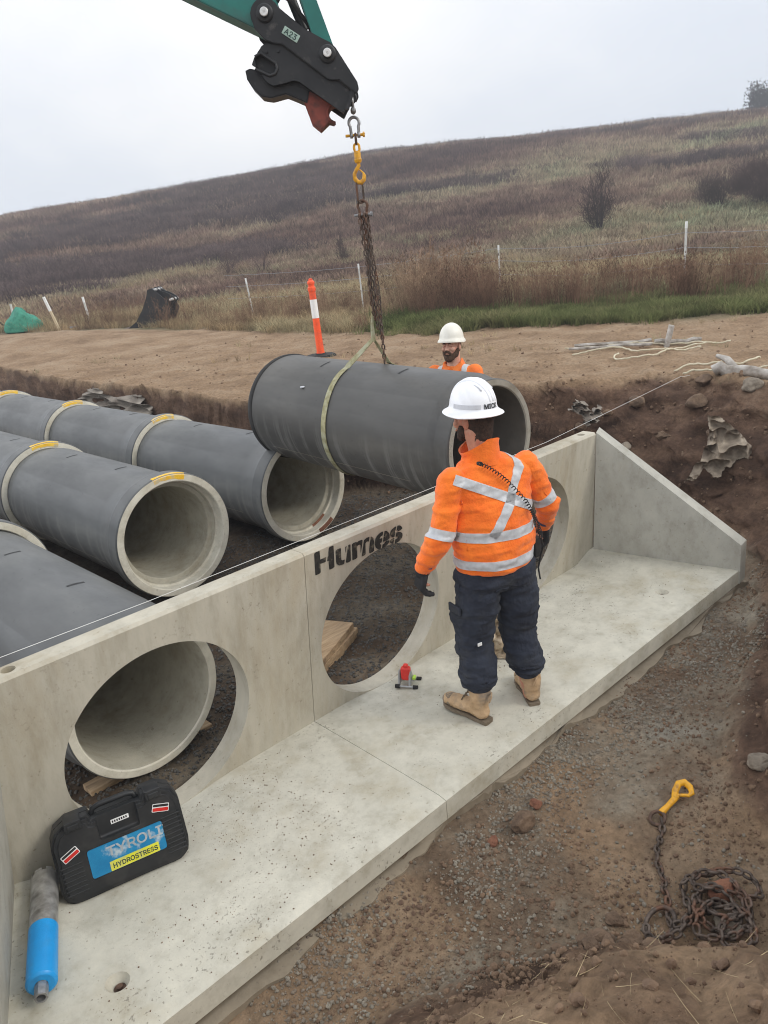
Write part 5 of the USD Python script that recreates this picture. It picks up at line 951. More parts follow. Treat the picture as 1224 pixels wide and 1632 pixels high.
obj('hook_shank', tube([Pk(0.02, 0, 0.03), Pk(0.10, 0.0, 0.032), Pk(0.19, 0.0, 0.036)], [0.017, 0.013, 0.016], 12), 'hook_yellow', t, True)
obj('hook_body', tube([Pk(0.17, 0, 0.036), Pk(0.215, 0.022, 0.05), Pk(0.255, 0.025, 0.068), Pk(0.285, 0.006, 0.07), Pk(0.288, -0.030, 0.055), Pk(0.262, -0.055, 0.045), Pk(0.225, -0.050, 0.042)], [0.016, 0.016, 0.017, 0.018, 0.016, 0.013, 0.006], 12), 'hook_yellow', t, True)
obj('latch', tube([Pk(0.19, 0, 0.045), Pk(0.232, -0.046, 0.044)], 0.008, 6), 'hook_yellow', t, True)
obj('loop_ring', tube([A(0.135 + 0.075 * math.cos(a), -2.125 + 0.050 * math.sin(a), gz(0.135, -2.125) + 0.02 + 0.016 * math.cos(a)) for a in np.linspace(0, 2 * PI, 26)[:-1]], 0.010, 8, closed=True), 'chain_steel', t, True)
obj('grab_hook', tube([A(0.02, -2.17, gz(0.02, -2.17) + 0.02), A(-0.01, -2.21, gz(-0.01, -2.21) + 0.025), A(0.015, -2.255, gz(0.015, -2.255) + 0.02), A(0.055, -2.25, gz(0.055, -2.25) + 0.02)], [0.012, 0.016, 0.016, 0.010], 8), 'chain_steel', t, True)

# ---------------------------------------------------------------- rocks, rags, log and debris
def rock(r, seed, sub=2, flat=0.7, rough=0.45):
    s_ = trimesh.creation.icosphere(subdivisions=sub); v = s_.vertices.copy(); g_ = np.random.default_rng(seed)
    for _ in range(7):     # knock flat faces
        n_ = unit(g_.normal(size=3)); h_ = g_.uniform(0.62, 0.9); k = v @ n_; v -= np.clip(k - h_, 0, None)[:, None] * n_
    v *= 1 + rough * (meshkit.fbm(v * 1.7 + seed, 3, seed)[:, None] - 0.5); v *= A(1, g_.uniform(0.65, 0.95), flat) * r; s_.vertices = v; return s_
def put_rock(name, x_, y_, r, seed, mt, label, group=None, sink=0.25):
    tag(obj(name, moved(rock(r, seed, 3), frame([math.cos(seed), math.sin(seed), 0], [-math.sin(seed), math.cos(seed), 0], up, A(x_, y_, gz(x_, y_) + r * (0.6 - sink)))), mt, smooth=28), label, 'rock', group)
put_rock('rock', 0.245, -1.345, 0.075, 3, 'rock_brown', 'brown rock, largest beside the apron joint', sink=0.05)
put_rock('rock', 0.065, -1.300, 0.034, 4, 'rock_red', 'small brown stone left of the largest rock by the apron')
put_rock('rock', 0.395, -1.310, 0.036, 8, 'rock_red', 'reddish stone right behind the largest rock by the apron')
put_rock('rock', 1.19, -2.08, 0.060, 9, 'rock_grey', 'pale grey stone on the soil slope right of the yellow hook')
put_rock('rock', 0.30, -2.33, 0.058, 11, 'rock_grey', 'grey round stone lying under the heaped chain', sink=0.1)
put_rock('rock', 0.44, -2.235, 0.075, 12, 'rock_red', 'orange brown stone inside the heaped chain', sink=0.15)
mr_ = np.random.default_rng(5)
for k, (x_, y_, r) in enumerate([(-0.10, -1.99, 0.060), (-0.185, -1.965, 0.034), (-0.135, -2.06, 0.040), (-0.06, -2.075, 0.034), (-0.015, -2.09, 0.045), (-0.21, -2.02, 0.036), (0.02, -1.985, 0.038), (0.09, -2.30, 0.034), (0.13, -2.44, 0.040), (-0.05, -2.20, 0.045), (0.005, -2.24, 0.032), (-0.30, -1.93, 0.034), (0.22, -2.52, 0.036), (0.05, -2.40, 0.030)]):
    put_rock('mound_rock', x_, y_, r, 40 + k, 'rock_brown', 'loose brown rock on the edge of the soil mound', 'loose rocks along the soil mound')
for k, (x_, y_, r) in enumerate([(4.75, 0.75, 0.07), (4.95, 0.45, 0.065), (4.9, 1.05, 0.06), (5.25, 0.25, 0.12), (5.15, 0.85, 0.10), (5.35, -0.25, 0.11), (4.7, 1.25, 0.07), (5.0, -0.05, 0.07), (4.85, 0.15, 0.06), (5.5, 0.3, 0.10)]):
    put_rock('slope_rock', x_, y_, r, 70 + k, 'rock_brown' if k % 5 else 'rock_grey', 'loose rock on the broken trench slope right of the headwall', 'rocks on the trench slope')
# rags of old fabric sticking out of the cut
def rag(name, label, o, xdir, pts, mt, sc, amp, seed, h):
    P, F_, (u, v) = crumple(1.0, 1.0, 110, 110, amp, sc, seed); poly = Polygon(pts); xy = np.c_[u.ravel() + 0.5, v.ravel()]
    keep = shapely.contains_xy(poly, xy[:, 0], xy[:, 1]); F2 = F_[keep[F_].all(1)]
    Q = np.c_[(xy[:, 0] - 0.5) * h[0] + P[:, 0] * 0 , P[:, 1], xy[:, 1] * h[1]]
    xd = unit(A(*xdir, 0)); nd = unit(A(xd[1], -xd[0], 0.0)); zd = unit(up - 0.35 * nd)
    W_ = A(*o) + Q[:, :1] * xd - Q[:, 1:2] * nd * -1 + Q[:, 2:] * zd
    Bk = W_ - nd * 0.012; N_ = len(W_); mm = trimesh.Trimesh(np.vstack([W_, Bk]), np.vstack([F2, F2[:, ::-1] + N_]), process=False); mm.remove_unreferenced_vertices()
    tag(obj(name, mm, mt, smooth=30), label, 'fabric')
rag('torn_fabric', 'large torn pale fabric hanging from the trench slope beyond the wing wall', (4.62, -0.30, 0.16), (0.45, -0.9), [(0.0, 0.0), (0.14, 0.05), (0.28, 0.20), (0.40, 0.13), (0.46, 0.02), (0.54, 0.18), (0.72, 0.34), (0.95, 0.42), (0.92, 0.56), (0.62, 0.86), (0.42, 0.99), (0.30, 0.98), (0.34, 0.70), (0.26, 0.42)], 'rag_pale', 4.5, 0.15, 3, (0.62, 0.66))
rag('torn_fabric', 'small twisted pale rag caught in the trench face behind the headwall', (4.56, 1.10, 0.58), (0.75, -0.65), [(0.0, 0.6), (0.2, 1.0), (0.5, 0.9), (0.62, 0.5), (0.95, 0.75), (1.0, 0.5), (0.7, 0.1), (0.45, 0.0), (0.35, 0.45)], 'fabric_grey', 5, 0.22, 8, (0.34, 0.30))
rag('geotextile_sheet', 'grey fabric sheet draped down the trench face behind the far pipe row', (2.36, 8.0, 0.40), (0.03, -1.0), [(0.0, 0.1), (0.1, 0.95), (0.3, 1.0), (0.5, 0.8), (0.75, 0.95), (1.0, 0.6), (0.9, 0.1), (0.6, 0.0), (0.3, 0.05)], 'fabric_grey', 3.5, 0.18, 6, (2.6, 0.52))
# weathered log
lp = spline([(5.55, 0.22, 1.10), (5.62, 0.02, 1.08), (5.68, -0.30, 1.08), (5.70, -0.75, 1.06), (5.8, -1.3, 1.05)], 30)
lp[:, 2] = [gz(a, b) + 0.05 for a, b, _ in lp]
lg = tube(lp, 0.052 * np.linspace(1.15, 0.75, 30), 16); lg = wrinkle(lg, 0.025, 9, 3, (1, 1, 1))
t = thing('driftwood_log', 'weathered grey log lying on the bench edge at the right', 'log'); obj('trunk', lg, 'log_grey', t, True)
obj('branch_stub', wrinkle(tube([lp[4], lp[4] + A(0.08, 0.14, 0.10), lp[4] + A(0.10, 0.26, 0.13)], [0.045, 0.035, 0.02], 10), 0.01, 20, 2), 'log_grey', t, True)
# stakes and timber offcuts with rope on the bench
def lay(x0, y0, x1, y1, r, mt, name, label, cat, lift=0.02, lift1=None):
    pts = [A(x0 + (x1 - x0) * s, y0 + (y1 - y0) * s, gz(x0 + (x1 - x0) * s, y0 + (y1 - y0) * s) + r + lift + ((lift1 or lift) - lift) * s) for s in np.linspace(0, 1, 7)]
    tag(obj(name, tube(pts, r, 6), mt, smooth=30), label, cat)
lay(6.55, 2.65, 7.10, 1.75, 0.020, 'log_grey', 'broken_stick', 'grey broken stick lying under the tangled rope on the bench', 'stick')
lay(6.75, 2.70, 7.35, 1.90, 0.026, 'log_grey', 'broken_stick', 'longer grey stick crossing behind the tangled rope', 'stick')
lay(7.25, 1.80, 7.62, 1.35, 0.030, 'log_grey', 'broken_stick', 'thick short stick at the right end of the tangled rope', 'stick')
tag(obj('split_post', moved(plank(0.34, 0.09, 0.05, 3), frame(unit(A(0.15, -0.15, 1)), unit(A(1, 1, 0)), unit(np.cross(unit(A(0.15, -0.15, 1)), unit(A(1, 1, 0)))), A(7.32, 1.62, gz(7.32, 1.62) + 0.10))), 'log_grey'), 'split grey post end standing among the rope and sticks', 'post')
t = thing('tangled_rope', 'pale rope in loose loops over sticks on the dirt bench', 'rope')
for k, pts in enumerate([[(6.4, 2.5), (6.7, 2.2), (6.75, 1.9), (6.62, 1.75), (6.9, 1.55), (7.1, 1.45), (7.3, 1.3), (7.6, 1.15)], [(6.6, 2.75), (6.85, 2.35), (7.1, 2.0), (7.35, 1.6), (7.5, 1.3), (7.7, 1.0)], [(6.45, 1.85), (6.2, 1.65), (6.35, 1.45), (6.8, 1.35), (7.1, 1.1)], [(5.75, 0.75), (6.0, 0.55), (6.15, 0.30), (6.5, 0.15)], [(5.55, 0.55), (5.8, 0.25), (5.95, -0.05), (6.2, -0.3)]]):
    p2 = spline(pts, 50); obj('rope_strand', tube(np.c_[p2, [gz(a, b) + 0.02 + 0.025 * abs(math.sin(k + 9 * i / 50)) for i, (a, b) in enumerate(p2)]], 0.011, 6), 'rope_fibre', t, True)
p2 = spline([(4.35, 4.45), (4.55, 4.25), (4.45, 4.1), (4.7, 4.0), (4.62, 3.85)], 40)
tag(obj('cord_scrap', tube(np.c_[p2, [gz(a, b) + 0.012 for a, b in p2]], 0.010, 6), 'rope_fibre', smooth=True), 'short pale curl of cord on the bare bench behind the hanging pipe', 'cord')

# ---------------------------------------------------------------- bollard, bucket, bag, stakes, fence
bx_, by_ = 5.55, 6.80; bz0 = gz(bx_, by_)
t = thing('bollard', 'orange plastic T-top bollard with white band on black rubber base', 'bollard', (bx_, by_, bz0))
obj('base', tm(add([mf(moved(lathe([(0, 0), (0.27, 0), (0.28, 0.02), (0.24, 0.05), (0.10, 0.075), (0, 0.075)], 8), frame([1, 0, 0], [0, 0, 1], [0, -1, 0], (0, 0, 0)))) if False else Manifold.cylinder(0.05, 0.27, 0.24, 8), Manifold.cylinder(0.075, 0.13, 0.085, 24)])), 'rubber', t, smooth=30)
tl = frame(unit(A(1, 0, 0.0)), unit(A(-0.02, 0.0, 1)), unit(np.cross(A(1, 0, 0), A(-0.02, 0, 1))), (0, 0, 0.06))
ly = lambda pr, n=28: moved(lathe(pr, n), tl)
obj('post', ly([(0.075, 0.0), (0.062, 0.05), (0.055, 0.56), (0.055, 1.0), (0.064, 1.01), (0.064, 1.06), (0.050, 1.075), (0.050, 1.11), (0.060, 1.12), (0.058, 1.15), (0.035, 1.175), (0.0, 1.18)]), 'orange_plastic', t, smooth=30)
obj('reflective_band', ly([(0.0566, 0.58), (0.0575, 0.585), (0.0575, 0.87), (0.0566, 0.875)]), 'white_paint', t, smooth=30)
obj('top_loop', moved(tube([(0.035 * math.cos(a), 1.17 + 0.025 * math.sin(a) * 1.0, 0) for a in np.linspace(0, PI, 10)], 0.010, 8), tl), 'orange_plastic', t, True)
# digging bucket standing on its back
t = thing('digger_bucket', 'black excavator bucket parked on the grass edge left of the bollard', 'bucket', mat=gmat(frame(0.95 * A(math.cos(-0.72), math.sin(-0.72), 0), 0.95 * A(-math.sin(-0.72), math.cos(-0.72), 0), 0.76 * up, A(8.0, 17.9, gz(8.0, 17.9)))))
th = np.linspace(-0.2, 1.75, 16); sh_ = [(-0.80, 0.02), (-0.60, 0.06), (-0.30, 0.30), (-0.05, 0.72), (0.12, 1.10), (0.20, 1.38), (0.33, 1.43), (0.44, 1.30)] 
side_ = sh_ + [(0.70, 0.95), (0.80, 0.62), (0.62, 0.20), (0.25, 0.02), (-0.30, -0.02)]
for y0 in (-0.55, 0.51): obj('side_plate', tm(bev(side_, 0.04, y0, 0.008)), 'black_steel', t, smooth=20)
obj('curved_plate', extr(sh_ + [(a + 0.035, b - 0.02) for a, b in sh_[::-1]], 1.08, -0.54), 'black_steel', t, smooth=30)
obj('cutting_edge', extr([(-0.95, -0.01), (-0.60, 0.03), (-0.58, 0.09), (-0.74, 0.09)], 1.14, -0.57), 'rust_chain', t)
for y0 in (-0.20, 0.16):
    er = obj('hinge_ear', tm(bev([(0.22, 1.20), (0.26, 1.40), (0.36, 1.46), (0.50, 1.30), (0.66, 1.22), (0.86, 1.05), (0.90, 0.92), (0.78, 0.80), (0.55, 0.95)], 0.05, y0, 0.006)), 'black_steel', t, smooth=20)
    for hx, hz in ((0.36, 1.36), (0.80, 0.96)): obj('bush', tm(Manifold.cylinder(0.07, 0.055, 0.055, 24).rotate((-90, 0, 0)).translate((hx, y0 - 0.01, hz))), 'bright_pin', er, smooth=30)
for hx, hz in ((0.36, 1.36), (0.80, 0.96)): obj('pin', tm(Manifold.cylinder(0.9, 0.04, 0.04, 20).rotate((-90, 0, 0)).translate((hx, -0.45, hz))), 'bright_pin', t, smooth=30)
# green net bag
P = trimesh.creation.icosphere(subdivisions=4); v = P.vertices.copy(); v *= A(0.66, 0.5, 0.48); v[:, 2] = np.where(v[:, 2] < -0.1, -0.1 + (v[:, 2] + 0.1) * 0.15, v[:, 2]); v *= 1 + 0.22 * (meshkit.fbm(v * 3.2, 3, 2)[:, None] - 0.5); v[:, 2] += 0.22 * np.exp(-((v[:, 0] + 0.12) / 0.18) ** 2) * (v[:, 2] > 0.2); P.vertices = v
t = thing('net_bag', 'green mesh bag slumped at the far left edge of the bench', 'bag', (6.75, 25.2, gz(6.75, 25.2) + 0.15)); obj('bag_body', P, 'net_green', t, smooth=40)
obj('tied_neck', tube([(-0.22, 0, 0.56), (-0.12, 0.02, 0.66), (0.02, 0, 0.62), (0.14, -0.02, 0.52)], [0.05, 0.07, 0.06, 0.03], 8), 'net_green', t, True)
t = thing('handled_tool', 'long-handled tool with yellow grip leaning at the left edge', 'tool')
o_ = A(6.05, 26.2, gz(6.05, 26.2)); obj('shaft', tube([o_ + A(0.45, -0.3, 0.02), o_ + A(-0.25, 0.2, 0.85)], 0.035, 8), 'rubber', t, True); obj('grip', tube([o_ + A(-0.25, 0.2, 0.85), o_ + A(-0.45, 0.34, 1.10)], 0.06, 8), 'hook_yellow', t, True)
def stake(x_, y_, h_, r, lean, mt, tip, label, name='survey_stake', cat='stake', group=None):
    b_ = A(x_, y_, gz(x_, y_) - 0.15); e_ = b_ + unit(A(lean[0], lean[1], 1)) * (h_ + 0.15); t = thing(name, label, cat, group=group)
    w_ = unit(e_ - b_); xx = unit(np.cross(w_, RHZ)); T = frame(np.cross(xx, w_), xx, w_, b_); L_ = h_ + 0.15
    obj('shaft', moved(tm(box(2 * r, 2 * r, L_, (0, 0, L_ / 2), r * 0.25)), T), mt, t, smooth=30)
    if tip: obj('painted_top', moved(tm(box(2 * r + 0.006, 2 * r + 0.006, h_ * tip, (0, 0, L_ - h_ * tip / 2 + 0.003), r * 0.25)), T), 'white_paint', t, smooth=30)
stake(7.0, 22.5, 1.12, 0.035, (-0.20, 0.12), 'stake_wood', 0.42, 'leaning wooden stake with white top beside the green bag')
stake(6.95, 26.8, 0.9, 0.030, (0, 0), 'post_pale', 0, 'short pale stake rising behind the green bag')
stake(8.7, 24.2, 0.95, 0.030, (-0.07, 0.04), 'post_pale', 0.2, 'thin pale stake left of the black bucket')
stake(9.9, 15.4, 1.10, 0.019, (-0.06, 0.03), 'post_pale', 0.15, 'thin pale post between the bucket and the orange bollard', 'fence_post', 'post')
stake(10.9, 11.8, 1.20, 0.019, (-0.02, 0.0), 'post_pale', 0.1, 'pale post directly behind the hanging chain', 'fence_post', 'post')
stake(14.7, 10.4, 1.30, 0.019, (0.0, 0.0), 'post_pale', 0.1, 'pale fence post above the coworker, among the brown weeds', 'fence_post', 'post')
stake(15.0, 5.3, 1.45, 0.021, (0.01, 0.0), 'post_pale', 0.1, 'tallest pale fence post at the right above the green grass', 'fence_post', 'post')
t = thing('wire_fence', 'thin sagging wire fence strung between the pale posts', 'fence')
fp_ = [(9.9, 15.4), (10.9, 11.8), (14.7, 10.4), (15.0, 5.3), (16.5, 1.0)]
fw = [(10.4, 17.5), (14.7, 10.4), (15.0, 5.3), (15.6, 1.0)]
for hh in (0.55, 0.90, 1.22):
    pts = []
    for (a, b), (c_, d_) in zip(fw[:-1], fw[1:]):
        for s in np.linspace(0, 1, 9)[:-1]: pts.append(A(a + (c_ - a) * s, b + (d_ - b) * s, gz(a + (c_ - a) * s, b + (d_ - b) * s) * 0.0 + gz(a, b) * (1 - s) + gz(c_, d_) * s + hh - 0.12 * math.sin(PI * s)))
    obj('wire', tube(pts, 0.006, 4), 'galv', t, True)
tag(obj('blue_offcut', tm(box(0.22, 0.10, 0.07, (7.35, 22.3, gz(7.35, 22.3) + 0.05), 0.02)), 'core_blue'), 'small blue scrap at the foot of the leaning stake', 'scrap')

# ---------------------------------------------------------------- vegetation
def blades(n, h, spread, w, lean, seed, seg=2, head=0.0, branch=0, curl=1.0):
    """n tapering blades or stems from one root, unit scale; head: small seed-head flecks; branch: side twigs"""
    g_ = np.random.default_rng(seed); V_, F_ = [], []
    def strip(p, wd, side):
        b0 = len(V_)
        for k, q in enumerate(p):
            ww = wd * (1 - 0.75 * k / (len(p) - 1)); V_.extend([q - side * ww / 2, q + side * ww / 2])
        for k in range(len(p) - 1): a = b0 + 2 * k; F_.extend([[a, a + 1, a + 3], [a, a + 3, a + 2]])
    for _ in range(n):
        a = g_.uniform(0, 2 * PI); r = spread * math.sqrt(g_.uniform()); o = A(r * math.cos(a), r * math.sin(a), -0.04); hh = h * g_.uniform(0.55, 1.1); a2 = a + g_.normal() * 0.8; ll = lean * g_.uniform(0.2, 1.3) * hh
        d = A(math.cos(a2), math.sin(a2), 0); p = [o + d * ll * (s ** (1 + curl)) + A(0, 0, hh * s * (1 - 0.15 * lean * s)) for s in np.linspace(0, 1, seg + 1)]
        side = unit(A(-d[1], d[0], g_.normal() * 0.2)); strip(p, w * g_.uniform(0.7, 1.3), side)
        for _b in range(branch):
            f_ = g_.uniform(0.35, 0.95); q = o + d * ll * f_ ** (1 + curl) + A(0, 0, hh * f_); e_ = unit(A(g_.normal(), g_.normal(), g_.uniform(0.4, 1.6))) * hh * g_.uniform(0.10, 0.28); strip([q, q + e_], w * 0.7, unit(np.cross(e_, g_.normal(size=3))))
        if head:
            for _b in range(3): q = p[-1] + g_.normal(size=3) * head * 0.5; e_ = A(g_.normal() * 0.3, g_.normal() * 0.3, 1) * head; strip([q, q + e_], head * 0.5, unit(np.cross(e_, g_.normal(size=3))))
    return trimesh.Trimesh(np.array(V_), np.array(F_), process=False)
def scatter(name, label, cat, protos, mt, P, S, seed, tilt=0.0, align=False):
    """one object of loose plants or stones nobody could count"""
    g_ = np.random.default_rng(seed); path = numbered('/World', name); pi_ = UsdGeom.PointInstancer.Define(stage, path); tg_ = []
    for k, pr in enumerate(protos):
        p = usdkit.mesh(stage, f'{path}/{name}_clump_{k:03d}', pr, M[mt if isinstance(mt, str) else mt[k]]); tg_.append(p.GetPath())
    pi_.CreatePrototypesRel().SetTargets(tg_); n = len(P)
    pi_.CreateProtoIndicesAttr(Vt.IntArray.FromNumpy(g_.integers(0, len(protos), n).astype(np.int32)))
    pi_.CreatePositionsAttr(Vt.Vec3fArray.FromNumpy(np.asarray(P, np.float32)))
    a = g_.uniform(0, 2 * PI, n); tx_, ty_ = g_.normal(size=(2, n)) * tilt
    if align: q = g_.normal(size=(n, 4)); q /= np.linalg.norm(q, axis=1, keepdims=True)
    else: q = np.c_[np.cos(a / 2), tx_ * 0.5, ty_ * 0.5, np.sin(a / 2)]; q /= np.linalg.norm(q, axis=1, keepdims=True)
    pi_.CreateOrientationsAttr(Vt.QuathArray([Gf.Quath(float(w), float(i_), float(j_), float(k_)) for w, i_, j_, k_ in q]))
    S = np.asarray(S, float); S = np.repeat(S[:, None], 3, 1) if S.ndim == 1 else S
    pi_.CreateScalesAttr(Vt.Vec3fArray.FromNumpy(S.astype(np.float32)))
    return tag(pi_.GetPrim(), label, cat, kind='stuff')
def polar(n, r0, r1, seed, pw=1.0, a0=9.0, a1=78.0):
    g_ = np.random.default_rng(seed); r = r0 * (r1 / r0) ** (g_.uniform(size=n) ** pw); a = np.radians(g_.uniform(a0, a1, n)); return CAM[0] + r * np.sin(a), CAM[1] + r * np.cos(a), r, g_
def ntg(x, y): return 0.75 * x + 0.66 * y, -0.66 * x + 0.75 * y
def band(x, y, seed=51): nn, tg = ntg(x, y); return meshkit.fbm(np.c_[tg * 0.034 + 0.5 * meshkit.noise(np.c_[nn * 0.05, tg * 0.05, 0 * nn], 5), nn * 0.095, 0 * nn], 5, seed)
# far hillside tufts
x, y, r, g_ = polar(30000, 32, 185, 61, 0.9); nn, tg = ntg(x, y); k = (nn > 25) & (nn < 149); x, y, r = x[k], y[k], r[k]; b_ = band(x, y)
zz = terrain(x, y)[0]; sc = (0.30 + 0.0042 * r) * g_.uniform(0.6, 1.3, len(x))
scatter('hill_grass', 'dry brown and grey tufts covering the distant hillside', 'dry grass', [blades(26, 1.0, 0.9, 0.10, 0.5, 100 + q, 1) for q in range(4)], 'hill_blades', np.c_[x, y, zz], np.c_[sc * 1.5, sc * 1.5, sc * 0.8], 1)
x, y, r, g_ = polar(26000, 38, 170, 62, 0.8); nn, tg = ntg(x, y); b_ = band(x, y); k = (b_ < 0.415 + 0.05 * (g_.uniform(size=len(x)) - 0.5)) & (nn > 30) & (nn < 140); x, y, r = x[k], y[k], r[k]
sc = g_.uniform(0.35, 1.05, len(x)) * (0.70 + 0.003 * r)
scatter('scrub', 'dark purple brown low scrub in bands along the hillside', 'scrub', [blades(60, 1.0, 0.8, 0.045, 0.5, 120 + q, 2, branch=1) for q in range(3)], 'scrub_twigs', np.c_[x, y, terrain(x, y)[0]], np.c_[sc * 1.5, sc * 1.5, sc], 2)
# field grass
x, y, r, g_ = polar(26000, 11.5, 52, 63, 1.0); nn, tg = ntg(x, y); ed = field_edge(tg); k = (nn - ed > 0.6 + np.where(tg < 1.2, 3.0 + 1.6 * g_.uniform(size=len(x)), 0)) & (nn < 44); x, y, r, tg, nn = x[k], y[k], r[k], tg[k], nn[k]
sc = g_.uniform(0.14, 0.46, len(x)) * np.where(meshkit.noise(np.c_[x * 0.3, y * 0.3, 0 * x], 5) > 0.5, 1.25, 0.7)
scatter('field_grass', 'dry tan and pale green grass of the field behind the bench', 'grass', [blades(26, 1.0, 0.55, 0.030, 0.7, 140 + q, 2) for q in range(4)], 'field_blades', np.c_[x, y, terrain(x, y)[0]], np.c_[sc * 1.3, sc * 1.3, sc], 3)
# green strip
x, y, r, g_ = polar(21000, 9.5, 24, 64, 1.0, 25, 80); nn, tg = ntg(x, y); ed = field_edge(tg); dd = nn - ed + 1.3 * (meshkit.fbm(np.c_[x * 0.8, y * 0.8, 0 * x], 3, 6) - 0.5); k = (dd > 0.1) & (dd < 4.9 + 1.4 * meshkit.noise(np.c_[x, y, 0 * x], 3)) & (tg < 1.4 - 2.0 * g_.uniform(size=len(x))); x, y = x[k], y[k]
sc = g_.uniform(0.07, 0.24, len(x)) * (0.6 + 0.9 * meshkit.noise(np.c_[x * 0.9, y * 0.9, 0 * x], 8))
scatter('green_grass', 'fresh green grass strip along the back of the dirt bench', 'grass', [blades(22, 1.0, 0.5, 0.055, 0.8, 160 + q, 2) for q in range(3)], 'green_blades', np.c_[x, y, terrain(x, y)[0]], np.c_[sc * 1.3, sc * 1.3, sc], 4)
# tall dead weeds
x, y, r, g_ = polar(9000, 12, 32, 65, 1.0, 14, 78); nn, tg = ntg(x, y); ed = field_edge(tg); dd = nn - ed; cl = meshkit.fbm(np.c_[x * 0.55, y * 0.55, 0 * x], 3, 9)
left = tg > 1.0; k = np.where(left, (dd > 0.8) & (dd < 7) & (cl > 0.47), (dd > 2.6) & (dd < 7.5) & (cl > np.where(tg < -1.6, 0.585, 0.47)) & (meshkit.noise(np.c_[x * 1.5, y * 1.5, 0 * x], 4) > 0.50)); x, y, tg, dd, cl = x[k], y[k], tg[k], dd[k], cl[k]
hh = np.where(tg > 1.0, 0.48, np.where(tg < -1.6, 0.55, 0.72)) * g_.uniform(0.35, 1.25, len(x)) * (0.65 + 0.9 * np.clip(cl - 0.42, 0, 0.4) / 0.25)
x2, y2, r2, g2 = polar(1500, 13, 24, 77, 1.0, 38, 78); nn2, tg2 = ntg(x2, y2); d2 = nn2 - field_edge(tg2); k = (d2 > 3.0) & (d2 < 7) & (tg2 < -1.2); x2, y2 = x2[k], y2[k]
x, y = np.r_[x, x2], np.r_[y, y2]; hh = np.r_[hh, g2.uniform(0.35, 1.0, len(x2))]
scatter('dead_weeds', 'tall dead brown weed stalks behind the green strip and bollard', 'weeds', [blades(12, 1.0, 0.16, 0.011, 0.28, 180 + q, 3, head=0.035, branch=4, curl=0.4) for q in range(4)], 'weed_stems', np.c_[x, y, terrain(x, y)[0]], np.c_[hh * 1.1, hh * 1.1, hh], 5, 0.12)
# loose straw and stalks on the bare soil
x, y, r, g_ = polar(6000, 1.2, 14, 66, 1.0, 5, 100); tv = terrain(x, y); k = (tv[1] > 0.12) & (g_.uniform(size=len(x)) < np.where(r < 4, 0.22, 0.35)); x, y, zz, r = x[k], y[k], tv[0][k], r[k]
st_ = [moved(blades(1, 1.0, 0.02, 0.022, 0.25, 200 + q, 3), trimesh.transformations.rotation_matrix(PI / 2 - 0.12, [1, 0, 0])) for q in range(3)]
scatter('straw', 'scattered straw and dead stalks on the bare soil', 'straw', st_, 'straw', np.c_[x, y, zz + 0.010], 0.03 + 0.11 * g_.uniform(size=len(x)) ** 2.5, 6, 0.10)
# sparse weeds on the bench edge and mound
x, y, r, g_ = polar(2600, 2.0, 16, 67, 1.0, 5, 95); tv = terrain(x, y); k = (tv[1] > 0.9) & (meshkit.fbm(np.c_[x * 0.8, y * 0.8, 0 * x], 3, 4) > 0.56); x, y, zz = x[k], y[k], tv[0][k]
scatter('bench_grass', 'sparse dry grass tufts on the dirt bench', 'grass', [blades(14, 1.0, 0.5, 0.05, 0.9, 220 + q, 2) for q in range(3)], 'field_blades', np.c_[x, y, zz], g_.uniform(0.05, 0.13, len(x)), 7)

# ---------------------------------------------------------------- gravel, clods and crumbs
g_ = np.random.default_rng(81); st = [rock(1.0, 300 + q, 1, 0.75, 0.3) for q in range(6)]
x, y = g_.uniform(-1.3, 4.4, 60000), g_.uniform(-2.3, -1.06, 60000); tv = terrain(x, y); pch = meshkit.fbm(np.c_[x * 2.2, y * 2.2, 0 * x], 4, 21); k = (tv[1] < 0.10) & (g_.uniform(size=len(x)) < np.clip((pch - 0.40) * 4.0, 0.05, 1) * (0.35 + 0.65 * sstep(-1.75, -1.25, y))); x, y, zz = x[k], y[k], tv[0][k]
sz = 0.003 + 0.0095 * g_.uniform(size=len(x)) ** 3.5
scatter('gravel', 'crushed grey gravel in front of the apron', 'gravel', st, 'gravel_stone', np.c_[x, y, zz + sz * 0.25], sz, 8, align=True)
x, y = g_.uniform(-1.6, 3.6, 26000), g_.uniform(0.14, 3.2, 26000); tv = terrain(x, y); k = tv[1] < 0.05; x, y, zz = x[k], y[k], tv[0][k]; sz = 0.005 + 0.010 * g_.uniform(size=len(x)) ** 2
surf('gravel_wet', (0.035, 0.032, 0.028), (0.11, 0.102, 0.09), 22, 0.75, 0.5)  # wet gravel, its colour also darkened for the shade below the pipes
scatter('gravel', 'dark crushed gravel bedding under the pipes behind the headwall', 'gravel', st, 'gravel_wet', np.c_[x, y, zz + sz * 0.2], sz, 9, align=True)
x, y = g_.uniform(-1.2, 6.2, 60000), g_.uniform(-3.3, 4.5, 60000); tv = terrain(x, y); k = (tv[1] > 0.02) & (tv[1] < 0.995) & (g_.uniform(size=len(x)) < np.where(y < -1.6, 0.8, 0.5)); x, y, zz, tt = x[k], y[k], tv[0][k], tv[1][k]
sz = 0.003 + 0.024 * g_.uniform(size=len(x)) ** 9
scatter('clods', 'loose soil clods and stones on the cut faces and mound', 'soil clods', st, 'clod', np.c_[x, y, zz + sz * 0.25], sz, 10, align=True)
